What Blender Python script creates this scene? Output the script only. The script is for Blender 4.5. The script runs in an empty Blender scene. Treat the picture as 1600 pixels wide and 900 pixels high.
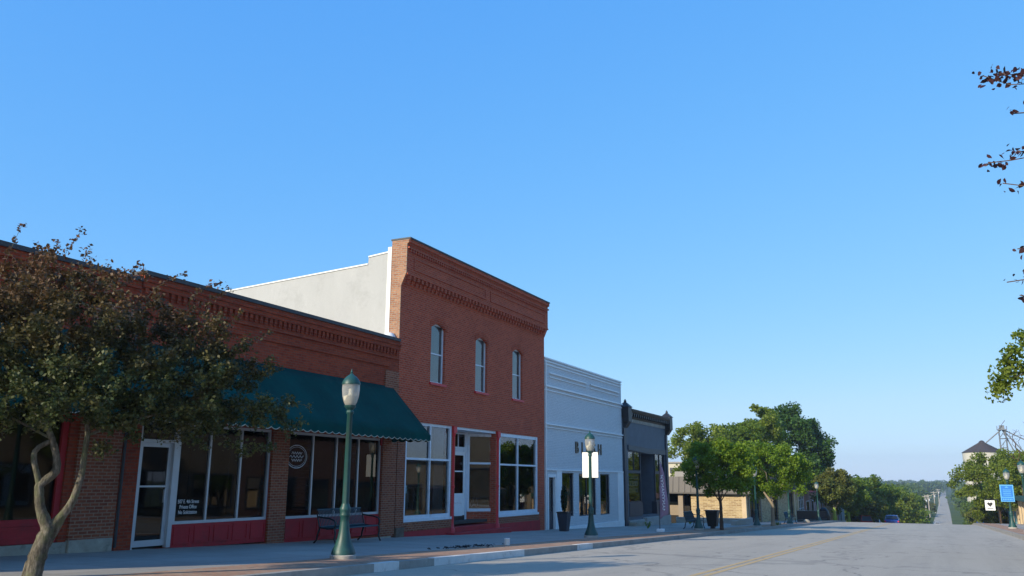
import bpy, bmesh, math, random
import numpy as np
from mathutils import Vector, Matrix

PI = math.pi
sc = bpy.context.scene
C = sc.collection
random.seed(7)
rng = np.random.default_rng(7)

# ------------------------------------------------------------------ camera
yaw, pitch, roll = math.radians(25.873), math.radians(12.825), math.radians(0.3)
d_ = Vector((-math.sin(yaw) * math.cos(pitch), math.cos(yaw) * math.cos(pitch), math.sin(pitch)))
r_ = Vector((math.cos(yaw), math.sin(yaw), 0))
u_ = r_.cross(d_)
r2 = r_ * math.cos(roll) + u_ * math.sin(roll)
u2 = u_ * math.cos(roll) - r_ * math.sin(roll)
cam = bpy.data.cameras.new('camera')
co = bpy.data.objects.new('camera', cam)
C.objects.link(co)
co.matrix_world = Matrix(((r2.x, u2.x, -d_.x, 0), (r2.y, u2.y, -d_.y, 0), (r2.z, u2.z, -d_.z, 1.30), (0, 0, 0, 1)))
cam.lens = 36 * 1320 / 1600
cam.clip_start = 0.1
cam.clip_end = 9000
sc.camera = co

# ------------------------------------------------------------------ light
SUN = Vector((-0.85, -2.0, 1.0)).normalized()
world = bpy.data.worlds.new('World')
sc.world = world
world.use_nodes = True
wn = world.node_tree
sky = wn.nodes.new('ShaderNodeTexSky')
sky.sky_type = 'NISHITA'
sky.sun_disc = False
sky.sun_elevation = math.asin(SUN.z)
sky.sun_rotation = math.atan2(SUN.x, SUN.y)
sky.altitude = 300
sky.air_density = 0.7
sky.dust_density = 0.5
sky.ozone_density = 8
bg = wn.nodes['Background']
# the camera's tone response for the sky, the same for what is seen and what it lights
sep = wn.nodes.new('ShaderNodeSeparateColor'); cmb = wn.nodes.new('ShaderNodeCombineColor')
wn.links.new(sky.outputs[0], sep.inputs[0])
for i, (gam, gain, thr, over) in enumerate(((0.90, 1.04, 0.30, -0.4), (0.46, 0.67, 0.90, 1.0), (0.14, 0.72, 1.25, 1.0))):
    m0 = wn.nodes.new('ShaderNodeMath'); m0.operation = 'MULTIPLY'; m0.inputs[1].default_value = 0.15
    m1 = wn.nodes.new('ShaderNodeMath'); m1.operation = 'POWER'; m1.inputs[1].default_value = gam
    m2 = wn.nodes.new('ShaderNodeMath'); m2.operation = 'MULTIPLY'; m2.inputs[1].default_value = gain / 0.15
    wn.links.new(sep.outputs[i], m0.inputs[0]); wn.links.new(m0.outputs[0], m1.inputs[0]); wn.links.new(m1.outputs[0], m2.inputs[0])
    m3 = wn.nodes.new('ShaderNodeMath'); m3.operation = 'SUBTRACT'; m3.inputs[1].default_value = thr; m3.use_clamp = False
    m4 = wn.nodes.new('ShaderNodeMath'); m4.operation = 'MAXIMUM'; m4.inputs[1].default_value = 0
    m5 = wn.nodes.new('ShaderNodeMath'); m5.operation = 'MULTIPLY_ADD'; m5.inputs[1].default_value = over / 0.15
    wn.links.new(m0.outputs[0], m3.inputs[0]); wn.links.new(m3.outputs[0], m4.inputs[0]); wn.links.new(m4.outputs[0], m5.inputs[0])
    wn.links.new(m2.outputs[0], m5.inputs[2]); wn.links.new(m5.outputs[0], cmb.inputs[i])
wn.links.new(cmb.outputs[0], bg.inputs[0])
bg.inputs[1].default_value = 0.15
sl = bpy.data.lights.new('sun', 'SUN')
sl.energy = 3.8
sl.angle = math.radians(0.55)
sl.color = (1.0, 0.90, 0.70)
so = bpy.data.objects.new('sun', sl)
C.objects.link(so)
so.rotation_euler = SUN.to_track_quat('Z', 'Y').to_euler()
sc.view_settings.view_transform = 'Standard'
sc.view_settings.look = 'None'
sc.view_settings.exposure = 0.62
sc.view_settings.gamma = 1.0
sc.cycles.max_bounces = 8
sc.cycles.transparent_max_bounces = 24

# ------------------------------------------------------------------ materials
def _new(name):
    m = bpy.data.materials.new(name)
    m.use_nodes = True
    nt = m.node_tree
    return m, nt, nt.nodes['Principled BSDF']

def node(nt, t, **kw):
    n = nt.nodes.new(t)
    for k, v in kw.items():
        if k.startswith('i_'):
            n.inputs[k[2:].replace('_', ' ')].default_value = v
        else:
            setattr(n, k, v)
    return n

def mixc(nt, fac, a, b, mode='MIX'):
    n = nt.nodes.new('ShaderNodeMix')
    n.data_type = 'RGBA'
    n.blend_type = mode
    for sock, v in ((n.inputs[0], fac), (n.inputs[6], a), (n.inputs[7], b)):
        if isinstance(v, (int, float)):
            sock.default_value = v
        elif isinstance(v, tuple):
            sock.default_value = v if len(v) == 4 else v + (1,)
        else:
            nt.links.new(v, sock)
    return n.outputs[2]

def ramp(nt, fac, p0, p1, c0=(0, 0, 0, 1), c1=(1, 1, 1, 1)):
    n = nt.nodes.new('ShaderNodeValToRGB')
    n.color_ramp.elements[0].position = p0
    n.color_ramp.elements[1].position = p1
    n.color_ramp.elements[0].color = c0
    n.color_ramp.elements[1].color = c1
    nt.links.new(fac, n.inputs[0])
    return n.outputs[0]

def pos(nt):
    return nt.nodes.new('ShaderNodeNewGeometry').outputs['Position']

def noise(nt, vec, scale, detail=5, rough=0.6, stretch=None):
    if stretch:
        mp = nt.nodes.new('ShaderNodeMapping')
        mp.inputs['Scale'].default_value = stretch
        nt.links.new(vec, mp.inputs[0])
        vec = mp.outputs[0]
    n = nt.nodes.new('ShaderNodeTexNoise')
    n.inputs['Scale'].default_value = scale
    n.inputs['Detail'].default_value = detail
    n.inputs['Roughness'].default_value = rough
    nt.links.new(vec, n.inputs['Vector'])
    return n.outputs['Fac']

def bump(nt, bs, h, strength=0.3, dist=0.01):
    b = nt.nodes.new('ShaderNodeBump')
    b.inputs['Strength'].default_value = strength
    b.inputs['Distance'].default_value = dist
    nt.links.new(h, b.inputs['Height'])
    nt.links.new(b.outputs[0], bs.inputs['Normal'])

def mk(name, col, rough=0.7, var=0.25, scale=2.0, metal=0.0, dirt=None, local=False, stretch=None, bmp=0.0):
    m, nt, bs = _new(name)
    if local:
        p = nt.nodes.new('ShaderNodeTexCoord').outputs['Object']
    else:
        p = pos(nt)
    a = noise(nt, p, scale, 6, 0.65, stretch)
    b = noise(nt, p, scale * 9, 4, 0.6, stretch)
    dark = tuple(c * (1 - var) for c in col)
    lite = tuple(min(1, c * (1 + var)) for c in col)
    c1 = mixc(nt, ramp(nt, a, 0.35, 0.65), dark, lite)
    c2 = mixc(nt, ramp(nt, b, 0.3, 0.7), c1, col)
    if dirt:
        q = noise(nt, p, scale * 0.6, 8, 0.75)
        c2 = mixc(nt, ramp(nt, q, 0.55, 0.7), c2, dirt)
    nt.links.new(c2, bs.inputs['Base Color'])
    bs.inputs['Roughness'].default_value = rough
    bs.inputs['Metallic'].default_value = metal
    if rough >= 0.8: bs.inputs['Specular IOR Level'].default_value = 0.12
    if bmp:
        bump(nt, bs, b, bmp, 0.01)
    return m

def wallvec(nt):
    g = nt.nodes.new('ShaderNodeNewGeometry')
    sp = nt.nodes.new('ShaderNodeSeparateXYZ')
    nt.links.new(g.outputs['Position'], sp.inputs[0])
    sn = nt.nodes.new('ShaderNodeSeparateXYZ')
    nt.links.new(g.outputs['True Normal'], sn.inputs[0])
    ab = nt.nodes.new('ShaderNodeMath'); ab.operation = 'ABSOLUTE'
    nt.links.new(sn.outputs[1], ab.inputs[0])
    gt = nt.nodes.new('ShaderNodeMath'); gt.operation = 'GREATER_THAN'
    nt.links.new(ab.outputs[0], gt.inputs[0]); gt.inputs[1].default_value = 0.7
    mx = nt.nodes.new('ShaderNodeMix'); mx.data_type = 'FLOAT'
    nt.links.new(gt.outputs[0], mx.inputs[0])
    nt.links.new(sp.outputs[1], mx.inputs[2])
    nt.links.new(sp.outputs[0], mx.inputs[3])
    cb = nt.nodes.new('ShaderNodeCombineXYZ')
    nt.links.new(mx.outputs[0], cb.inputs[0])
    nt.links.new(sp.outputs[2], cb.inputs[1])
    return cb.outputs[0], g.outputs['Position']

def brickmat(name, c1, c2, mortar, w=0.215, h=0.0715, ms=0.009, stain=(0.05, 0.03, 0.025), samt=0.5, flat=False, bmp=0.6, swap=False, bias=0.0):
    m, nt, bs = _new(name)
    if flat:
        p = pos(nt); v = p
    else:
        v, p = wallvec(nt)
    mp = nt.nodes.new('ShaderNodeMapping')
    if swap:
        mp.inputs['Rotation'].default_value = (0, 0, PI / 2)
    nt.links.new(v, mp.inputs[0])
    b = nt.nodes.new('ShaderNodeTexBrick')
    nt.links.new(mp.outputs[0], b.inputs['Vector'])
    b.inputs['Scale'].default_value = 1
    b.inputs['Brick Width'].default_value = w
    b.inputs['Row Height'].default_value = h
    b.inputs['Mortar Size'].default_value = ms
    b.inputs['Mortar Smooth'].default_value = 0.25
    b.inputs['Bias'].default_value = bias
    b.inputs['Color1'].default_value = c1 + (1,)
    b.inputs['Color2'].default_value = c2 + (1,)
    b.inputs['Mortar'].default_value = mortar + (1,)
    n1 = noise(nt, p, 0.9, 8, 0.7)
    n2 = noise(nt, p, 14, 3, 0.6)
    col = mixc(nt, ramp(nt, n2, 0.25, 0.75), b.outputs['Color'], mixc(nt, 0.35, b.outputs['Color'], (0.02, 0.012, 0.01)))
    n3 = noise(nt, p, 0.5, 6, 0.7, (1, 1, 0.25))
    fac = nt.nodes.new('ShaderNodeMath'); fac.operation = 'MULTIPLY'
    nt.links.new(ramp(nt, n1, 0.45, 0.75), fac.inputs[0]); fac.inputs[1].default_value = samt
    col = mixc(nt, fac.outputs[0], col, stain)
    f2 = nt.nodes.new('ShaderNodeMath'); f2.operation = 'MULTIPLY'
    nt.links.new(ramp(nt, n3, 0.5, 0.8), f2.inputs[0]); f2.inputs[1].default_value = samt * 0.5
    col = mixc(nt, f2.outputs[0], col, mortar)
    nt.links.new(col, bs.inputs['Base Color'])
    bs.inputs['Roughness'].default_value = 0.95
    bs.inputs['Specular IOR Level'].default_value = 0.12
    inv = nt.nodes.new('ShaderNodeMath'); inv.operation = 'SUBTRACT'
    inv.inputs[0].default_value = 1
    nt.links.new(b.outputs['Fac'], inv.inputs[1])
    bump(nt, bs, inv.outputs[0], bmp, 0.006)
    return m

def glassmat(name, tint=(0.55, 0.6, 0.62), ior=2.2, wav=0.0006, frost=0.0):
    m, nt, bs = _new(name)
    nt.nodes.remove(bs)
    out = nt.nodes['Material Output']
    tr = node(nt, 'ShaderNodeBsdfTransparent'); tr.inputs[0].default_value = tint + (1,)
    gl = node(nt, 'ShaderNodeBsdfGlossy'); gl.inputs['Roughness'].default_value = 0.015 + frost
    fr = node(nt, 'ShaderNodeFresnel'); fr.inputs[0].default_value = ior
    b = node(nt, 'ShaderNodeBump'); b.inputs['Strength'].default_value = 1.0; b.inputs['Distance'].default_value = wav
    nt.links.new(noise(nt, pos(nt), 1.3, 2, 0.5), b.inputs['Height'])
    nt.links.new(b.outputs[0], gl.inputs['Normal'])
    mx = node(nt, 'ShaderNodeMixShader')
    nt.links.new(fr.outputs[0], mx.inputs[0]); nt.links.new(tr.outputs[0], mx.inputs[1]); nt.links.new(gl.outputs[0], mx.inputs[2])
    nt.links.new(mx.outputs[0], out.inputs[0])
    return m

def leafmat(name, a, b, c=None, zlo=0, zhi=1, trans=0.35, rough=0.55):
    """leaf colours a..b by leaf; c takes over towards the shoot tips (higher up)"""
    m, nt, bs = _new(name)
    g = nt.nodes.new('ShaderNodeNewGeometry')
    rnd = g.outputs['Random Per Island']
    tc = nt.nodes.new('ShaderNodeTexCoord').outputs['Object']
    col = mixc(nt, rnd, a, b)
    n = noise(nt, tc, 0.9, 3, 0.6)
    col = mixc(nt, ramp(nt, n, 0.4, 0.62), col, mixc(nt, 0.55, col, a))
    if c:
        sp = nt.nodes.new('ShaderNodeSeparateXYZ'); nt.links.new(tc, sp.inputs[0])
        mr = nt.nodes.new('ShaderNodeMapRange'); nt.links.new(sp.outputs[2], mr.inputs[0])
        mr.inputs[1].default_value = zlo; mr.inputs[2].default_value = zhi
        ad = nt.nodes.new('ShaderNodeMath'); ad.operation = 'MULTIPLY_ADD'
        nt.links.new(noise(nt, tc, 1.7, 3, 0.7), ad.inputs[0]); ad.inputs[1].default_value = 1.6; ad.inputs[2].default_value = -0.8
        ad2 = nt.nodes.new('ShaderNodeMath'); ad2.operation = 'ADD'; ad2.use_clamp = True
        nt.links.new(mr.outputs[0], ad2.inputs[0]); nt.links.new(ad.outputs[0], ad2.inputs[1])
        col = mixc(nt, ad2.outputs[0], col, mixc(nt, rnd, c, tuple(x * 1.5 for x in c)))
    nt.links.new(col, bs.inputs['Base Color'])
    bs.inputs['Roughness'].default_value = rough
    bs.inputs['Specular IOR Level'].default_value = 0.3
    t = node(nt, 'ShaderNodeBsdfTranslucent')
    nt.links.new(mixc(nt, 0.5, col, mixc(nt, 1.0, col, (1.0, 1.0, 0.35), 'MULTIPLY')), t.inputs[0])
    mx = node(nt, 'ShaderNodeMixShader'); mx.inputs[0].default_value = trans
    nt.links.new(bs.outputs[0], mx.inputs[1]); nt.links.new(t.outputs[0], mx.inputs[2])
    nt.links.new(mx.outputs[0], nt.nodes['Material Output'].inputs[0])
    return m

M = {}
M['brick_a'] = brickmat('brick_red_dark', (0.45, 0.075, 0.03), (0.31, 0.045, 0.02), (0.25, 0.10, 0.065), samt=0.35)
M['brick_pier'] = brickmat('brick_pier', (0.38, 0.115, 0.055), (0.25, 0.065, 0.035), (0.36, 0.22, 0.15), samt=0.3, ms=0.012)
M['brick_c'] = brickmat('brick_orange', (0.64, 0.112, 0.05), (0.47, 0.07, 0.034), (0.48, 0.20, 0.13), samt=0.22, ms=0.013, h=0.078, bmp=1.0)
M['brick_buff'] = brickmat('brick_return', (0.50, 0.24, 0.13), (0.34, 0.14, 0.08), (0.36, 0.30, 0.24), samt=0.25, ms=0.012)
M['brick_white'] = brickmat('brick_painted', (0.82, 0.82, 0.81), (0.78, 0.79, 0.79), (0.66, 0.67, 0.68), samt=0.22, stain=(0.5, 0.49, 0.46), bmp=1.0, ms=0.012, h=0.078)
M['stone'] = brickmat('stone_cladding', (0.62, 0.46, 0.24), (0.33, 0.21, 0.10), (0.62, 0.50, 0.32), w=0.42, h=0.13, ms=0.02, samt=0.45, stain=(0.30, 0.19, 0.09))
M['paver'] = brickmat('brick_pavers', (0.48, 0.27, 0.18), (0.36, 0.19, 0.13), (0.38, 0.30, 0.22), w=0.2, h=0.1, samt=0.55, stain=(0.50, 0.40, 0.29), flat=True, bmp=0.3)
M['brick_pink'] = brickmat('brick_pink', (0.50, 0.25, 0.19), (0.40, 0.18, 0.14), (0.5, 0.4, 0.34), samt=0.2)
M['black'] = mk('black_paint', (0.018, 0.018, 0.02), 0.5, 0.3)
M['coping'] = mk('dark_coping', (0.035, 0.035, 0.04), 0.6, 0.4, 3, dirt=(0.07, 0.06, 0.05))
M['stucco'] = mk('old_stucco', (0.43, 0.425, 0.415), 0.9, 0.08, 1.2, dirt=(0.37, 0.365, 0.355), bmp=0.3, stretch=(1, 1, 0.35))
M['whitewash'] = mk('whitewash', (0.80, 0.79, 0.76), 0.85, 0.08, 2)
M['whitepaint'] = mk('white_paint', (0.80, 0.80, 0.79), 0.55, 0.08, 3)
M['whitetrim'] = mk('white_trim', (0.68, 0.71, 0.75), 0.5, 0.10, 4, dirt=(0.5, 0.5, 0.5))
M['alu'] = mk('aluminium', (0.50, 0.52, 0.54), 0.4, 0.08, 3, metal=0.3)
M['red'] = mk('red_paint', (0.38, 0.012, 0.018), 0.7, 0.25, 2, dirt=(0.22, 0.015, 0.018))
M['redbright'] = mk('red_column_paint', (0.58, 0.018, 0.025), 0.45, 0.15, 2)
M['limestone'] = mk('limestone', (0.34, 0.31, 0.25), 0.9, 0.3, 4, dirt=(0.16, 0.14, 0.12), bmp=0.6)
M['conc'] = mk('concrete_step', (0.40, 0.37, 0.33), 0.9, 0.2, 2, bmp=0.3)
M['green'] = mk('green_enamel', (0.012, 0.062, 0.058), 0.48, 0.35, 3, dirt=(0.03, 0.06, 0.05))
M['greendark'] = mk('dark_teal_enamel', (0.012, 0.045, 0.05), 0.35, 0.25, 3)
M['awning'] = mk('awning_canvas', (0.0, 0.054, 0.050), 1.0, 0.3, 0.9, dirt=(0.006, 0.075, 0.068), stretch=(1, 1, 0.6))
M['cream'] = mk('cream_trim', (0.5, 0.46, 0.36), 0.8, 0.1)
M['bench'] = mk('bench_steel', (0.015, 0.055, 0.075), 0.4, 0.2)
M['iron'] = mk('black_iron', (0.012, 0.014, 0.016), 0.4, 0.2)
M['navy'] = mk('navy_paint', (0.10, 0.112, 0.135), 0.7, 0.2, 2, dirt=(0.10, 0.12, 0.16), bmp=0.3)
M['navytrim'] = mk('navy_trim', (0.03, 0.035, 0.05), 0.5, 0.25)
M['corncream'] = mk('cornice_frieze', (0.42, 0.38, 0.33), 0.8, 0.3)
M['bronze'] = mk('bronze_letter', (0.11, 0.08, 0.05), 0.5, 0.2)
M['wood'] = mk('warm_wood', (0.18, 0.09, 0.045), 0.6, 0.3, 3, stretch=(1, 1, 0.2))
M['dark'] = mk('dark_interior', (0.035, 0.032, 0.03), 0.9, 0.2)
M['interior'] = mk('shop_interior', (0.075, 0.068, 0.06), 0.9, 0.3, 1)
M['fascia'] = mk('ribbed_fascia', (0.095, 0.082, 0.072), 0.6, 0.12, 1)
M['tan'] = mk('tan_plaster', (0.58, 0.44, 0.28), 0.85, 0.12, 1)
M['palecream'] = mk('pale_cream_wall', (0.50, 0.46, 0.38), 0.9, 0.12, 1)
M['roof'] = mk('flat_roof', (0.12, 0.12, 0.12), 0.9, 0.2)
M['brownroof'] = mk('shingle_roof', (0.055, 0.045, 0.045), 0.9, 0.2)
M['binwall'] = mk('grain_bin_steel', (0.52, 0.48, 0.40), 0.6, 0.08, 0.3)
M['steel'] = mk('galvanised', (0.16, 0.17, 0.18), 0.5, 0.15)
M['pole'] = mk('pole_wood', (0.36, 0.33, 0.29), 0.9, 0.2, 2, stretch=(1, 1, 0.1))
m, nt, bs = _new('grey_bark')
p = nt.nodes.new('ShaderNodeTexCoord').outputs['Object']
a = noise(nt, p, 9, 8, 0.75, (1, 1, 0.45)); b = noise(nt, p, 34, 6, 0.7, (1, 1, 0.22)); c = noise(nt, p, 4, 5, 0.6)
col = mixc(nt, ramp(nt, a, 0.38, 0.62), (0.075, 0.065, 0.048), (0.27, 0.235, 0.185))
col = mixc(nt, ramp(nt, b, 0.42, 0.60), mixc(nt, 0.6, col, (0.03, 0.027, 0.02)), col)
col = mixc(nt, ramp(nt, c, 0.50, 0.64), col, mixc(nt, 0.55, col, (0.11, 0.13, 0.055)))
nt.links.new(col, bs.inputs['Base Color']); bs.inputs['Roughness'].default_value = 0.95; bs.inputs['Specular IOR Level'].default_value = 0.15
bump(nt, bs, b, 1.0, 0.025)
M['bark'] = m
M['barkdark'] = mk('brown_bark', (0.085, 0.055, 0.04), 0.9, 0.35, 6, local=True, stretch=(1, 1, 0.35), bmp=0.8)
M['barklight'] = mk('pale_bark', (0.27, 0.22, 0.16), 0.9, 0.3, 6, local=True, stretch=(1, 1, 0.35), bmp=0.6)
M['flag'] = mk('mauve_flag', (0.32, 0.21, 0.28), 0.8, 0.15, 2)
M['white'] = mk('bright_white', (0.86, 0.86, 0.85), 0.6, 0.02)
M['blue'] = mk('blue_sign', (0.01, 0.16, 0.55), 0.5, 0.05)
M['sky_blue'] = mk('pale_blue_sign', (0.10, 0.38, 0.72), 0.5, 0.05)
M['carblue'] = mk('blue_car_paint', (0.01, 0.04, 0.20), 0.2, 0.05)
M['carred'] = mk('red_car_paint', (0.35, 0.03, 0.02), 0.25, 0.05)
M['carwhite'] = mk('white_car_paint', (0.7, 0.7, 0.7), 0.25, 0.03)
M['rubber'] = mk('rubber', (0.015, 0.015, 0.015), 0.8, 0.1)
M['glass'] = glassmat('shop_glass')
M['glassdark'] = glassmat('dark_glass', (0.30, 0.31, 0.33), 1.55)
M['glassup'] = glassmat('upper_glass', (0.75, 0.78, 0.80), 2.1, 0.0006)
M['globe'] = glassmat('lamp_globe', (0.9, 0.9, 0.88), 1.45, 0.0, 0.1)
_n = M['globe'].node_tree; _o = _n.nodes['Material Output']; _src = _o.inputs[0].links[0].from_socket
_t = node(_n, 'ShaderNodeBsdfTranslucent'); _t.inputs[0].default_value = (0.85, 0.85, 0.82, 1)
_d = node(_n, 'ShaderNodeBsdfDiffuse'); _d.inputs[0].default_value = (0.8, 0.8, 0.78, 1)
_a = node(_n, 'ShaderNodeMixShader'); _n.links.new(_t.outputs[0], _a.inputs[1]); _n.links.new(_d.outputs[0], _a.inputs[2])
_b = node(_n, 'ShaderNodeMixShader'); _b.inputs[0].default_value = 0.42; _n.links.new(_src, _b.inputs[1]); _n.links.new(_a.outputs[0], _b.inputs[2]); _n.links.new(_b.outputs[0], _o.inputs[0])
M['blind'] = mk('window_blind', (0.42, 0.43, 0.44), 0.8, 0.1, 2)
M['diffuser'] = mk('lamp_diffuser', (0.72, 0.68, 0.58), 0.5, 0.1)
M['taupe'] = mk('posts_tan', (0.30, 0.24, 0.18), 0.8, 0.1)
M['tealglass'] = mk('teal_panel', (0.16, 0.36, 0.42), 0.2, 0.2)
M['maroon'] = mk('maroon_paint', (0.16, 0.02, 0.03), 0.7, 0.2)
M['greyplaster'] = mk('grey_plaster', (0.30, 0.28, 0.26), 0.85, 0.15)
M['yellowleaf'] = mk('yellow_green_guard', (0.20, 0.26, 0.03), 0.7, 0.25)
M['cloth1'] = mk('dark_cloth', (0.02, 0.02, 0.025), 0.9, 0.3)
M['cloth2'] = mk('tan_cloth', (0.30, 0.22, 0.14), 0.9, 0.3)
M['cloth3'] = mk('green_cloth', (0.04, 0.12, 0.05), 0.9, 0.3)
M['opp_tan'] = brickmat('opposite_tan_brick', (0.30, 0.25, 0.18), (0.25, 0.20, 0.14), (0.28, 0.24, 0.19))
M['opp_red'] = brickmat('opposite_red_brick', (0.24, 0.12, 0.09), (0.19, 0.09, 0.07), (0.24, 0.2, 0.17))
M['evergreen'] = leafmat('topiary_leaf', (0.012, 0.035, 0.012), (0.03, 0.07, 0.02))
# asphalt / concrete road
m, nt, bs = _new('road_surface')
p = pos(nt)
a = noise(nt, p, 0.35, 8, 0.7, (1, 0.12, 1))
b = noise(nt, p, 40, 4, 0.8)
c = noise(nt, p, 0.9, 10, 0.75)
col = mixc(nt, ramp(nt, a, 0.3, 0.7), (0.43, 0.375, 0.295), (0.53, 0.465, 0.37))
col = mixc(nt, ramp(nt, b, 0.3, 0.7), col, mixc(nt, 0.55, col, (0.15, 0.14, 0.13)))
col = mixc(nt, ramp(nt, c, 0.56, 0.7), col, mixc(nt, 0.30, col, (0.13, 0.125, 0.12)))
vo = node(nt, 'ShaderNodeTexVoronoi', feature='DISTANCE_TO_EDGE'); vo.inputs['Scale'].default_value = 0.16
nz = nt.nodes.new('ShaderNodeTexNoise'); nz.inputs['Scale'].default_value = 0.8; nz.inputs['Detail'].default_value = 8
nt.links.new(p, nz.inputs['Vector'])
va = nt.nodes.new('ShaderNodeVectorMath'); va.operation = 'MULTIPLY_ADD'; va.inputs[1].default_value = (2.5, 2.5, 0)
nt.links.new(nz.outputs['Color'], va.inputs[0]); nt.links.new(p, va.inputs[2])
nt.links.new(va.outputs[0], vo.inputs['Vector'])
crk = ramp(nt, vo.outputs["Distance"], 0.0, 0.006, (1, 1, 1, 1), (0, 0, 0, 1))
cm = nt.nodes.new('ShaderNodeMath'); cm.operation = 'MULTIPLY'; nt.links.new(crk, cm.inputs[0]); cm.inputs[1].default_value = 0.6
col = mixc(nt, cm.outputs[0], col, (0.07, 0.065, 0.06))
trk = noise(nt, p, 1.0, 4, 0.6, (1.3, 0.02, 1))
col = mixc(nt, ramp(nt, trk, 0.48, 0.68), col, mixc(nt, 0.10, col, (0.05, 0.05, 0.05)))
spot = noise(nt, p, 2.2, 3, 0.5)
col = mixc(nt, ramp(nt, spot, 0.70, 0.76), col, mixc(nt, 0.35, col, (0.04, 0.04, 0.04)))
vs = node(nt, 'ShaderNodeTexVoronoi', feature='DISTANCE_TO_EDGE'); vs.inputs['Scale'].default_value = 0.07
nt.links.new(va.outputs[0], vs.inputs['Vector'])
seal = ramp(nt, vs.outputs['Distance'], 0.003, 0.0065, (1, 1, 1, 1), (0, 0, 0, 1))
sm_ = nt.nodes.new('ShaderNodeMath'); sm_.operation = 'MULTIPLY'; nt.links.new(seal, sm_.inputs[0]); sm_.inputs[1].default_value = 0.30
col = mixc(nt, sm_.outputs[0], col, (0.06, 0.06, 0.062))
nt.links.new(col, bs.inputs['Base Color']); bs.inputs['Roughness'].default_value = 0.85
bump(nt, bs, b, 0.4, 0.01)
M['road'] = m
# sidewalk slabs
m, nt, bs = _new('sidewalk_concrete')
p = pos(nt)
mp = nt.nodes.new('ShaderNodeMapping'); nt.links.new(p, mp.inputs[0])
bt = nt.nodes.new('ShaderNodeTexBrick'); nt.links.new(mp.outputs[0], bt.inputs['Vector'])
bt.offset = 0
for k, v in (('Scale', 1), ('Brick Width', 1.5), ('Row Height', 1.5), ('Mortar Size', 0.012)):
    bt.inputs[k].default_value = v
bt.inputs['Color1'].default_value = (0.37, 0.345, 0.31, 1); bt.inputs['Color2'].default_value = (0.31, 0.29, 0.265, 1)
bt.inputs['Mortar'].default_value = (0.15, 0.14, 0.13, 1)
n1 = noise(nt, p, 0.8, 9, 0.75); n2 = noise(nt, p, 30, 4, 0.7)
col = mixc(nt, ramp(nt, n1, 0.45, 0.7), bt.outputs['Color'], mixc(nt, 0.4, bt.outputs['Color'], (0.17, 0.15, 0.13)))
col = mixc(nt, ramp(nt, n2, 0.3, 0.7), col, mixc(nt, 0.2, col, (0.12, 0.11, 0.1)))
nt.links.new(col, bs.inputs['Base Color']); bs.inputs['Roughness'].default_value = 0.9
bump(nt, bs, n2, 0.3, 0.01)
M['walk'] = m
M['kerb'] = mk('kerb_concrete', (0.33, 0.31, 0.28), 0.9, 0.25, 1.5, dirt=(0.2, 0.19, 0.17), bmp=0.4)
M['kerbpaint'] = mk('worn_white_kerb_paint', (0.66, 0.65, 0.62), 0.85, 0.12, 5, dirt=(0.42, 0.40, 0.37), bmp=0.4)
M['yellow'] = None
m, nt, bs = _new('faded_yellow_line')
p = pos(nt); n1 = noise(nt, p, 9, 8, 0.8)
col = mixc(nt, ramp(nt, n1, 0.46, 0.68), (0.55, 0.36, 0.14), (0.34, 0.31, 0.26))
nt.links.new(col, bs.inputs['Base Color']); bs.inputs['Roughness'].default_value = 0.85
M['yellow'] = m
M['grass'] = mk('ground_cover', (0.07, 0.10, 0.03), 0.95, 0.35, 0.05, dirt=(0.14, 0.11, 0.07))

# ------------------------------------------------------------------ helpers
def gz(y):
    """height of the street along its length"""
    pts = [(-3000, 8.0), (-60, 1.74), (100, -2.90), (112, -3.35), (130, -4.55), (160, -6.7), (260, -12.2), (330, -13.2), (480, -13.0), (1000, -11.6), (1600, -10.2), (2500, -9), (5000, -6.0)]
    return float(np.interp(y, [q[0] for q in pts], [q[1] for q in pts]))

def lk(name, me, m=None, parent=None):
    o = bpy.data.objects.new(name, me)
    C.objects.link(o)
    if m is not None:
        me.materials.append(m)
    if parent is not None:
        o.parent = parent
    return o

def tag(o, label=None, cat=None, group=None, kind=None):
    if label: o['label'] = label
    if cat: o['category'] = cat
    if group: o['group'] = group
    if kind: o['kind'] = kind
    return o

def thing(name, label, cat, loc=(0, 0, 0), rz=0.0, group=None):
    o = bpy.data.objects.new(name, None)
    C.objects.link(o)
    o.location = loc
    o.rotation_euler = (0, 0, rz)
    o.empty_display_size = 0.3
    return tag(o, label, cat, group)

def kids(o):
    return [c for c in list(bpy.data.objects) if c.parent == o]

def copy_tree(o, parent=None):
    c = o.copy(); C.objects.link(c); c.parent = parent
    for ch in kids(o):
        copy_tree(ch, c)
    return c

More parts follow.
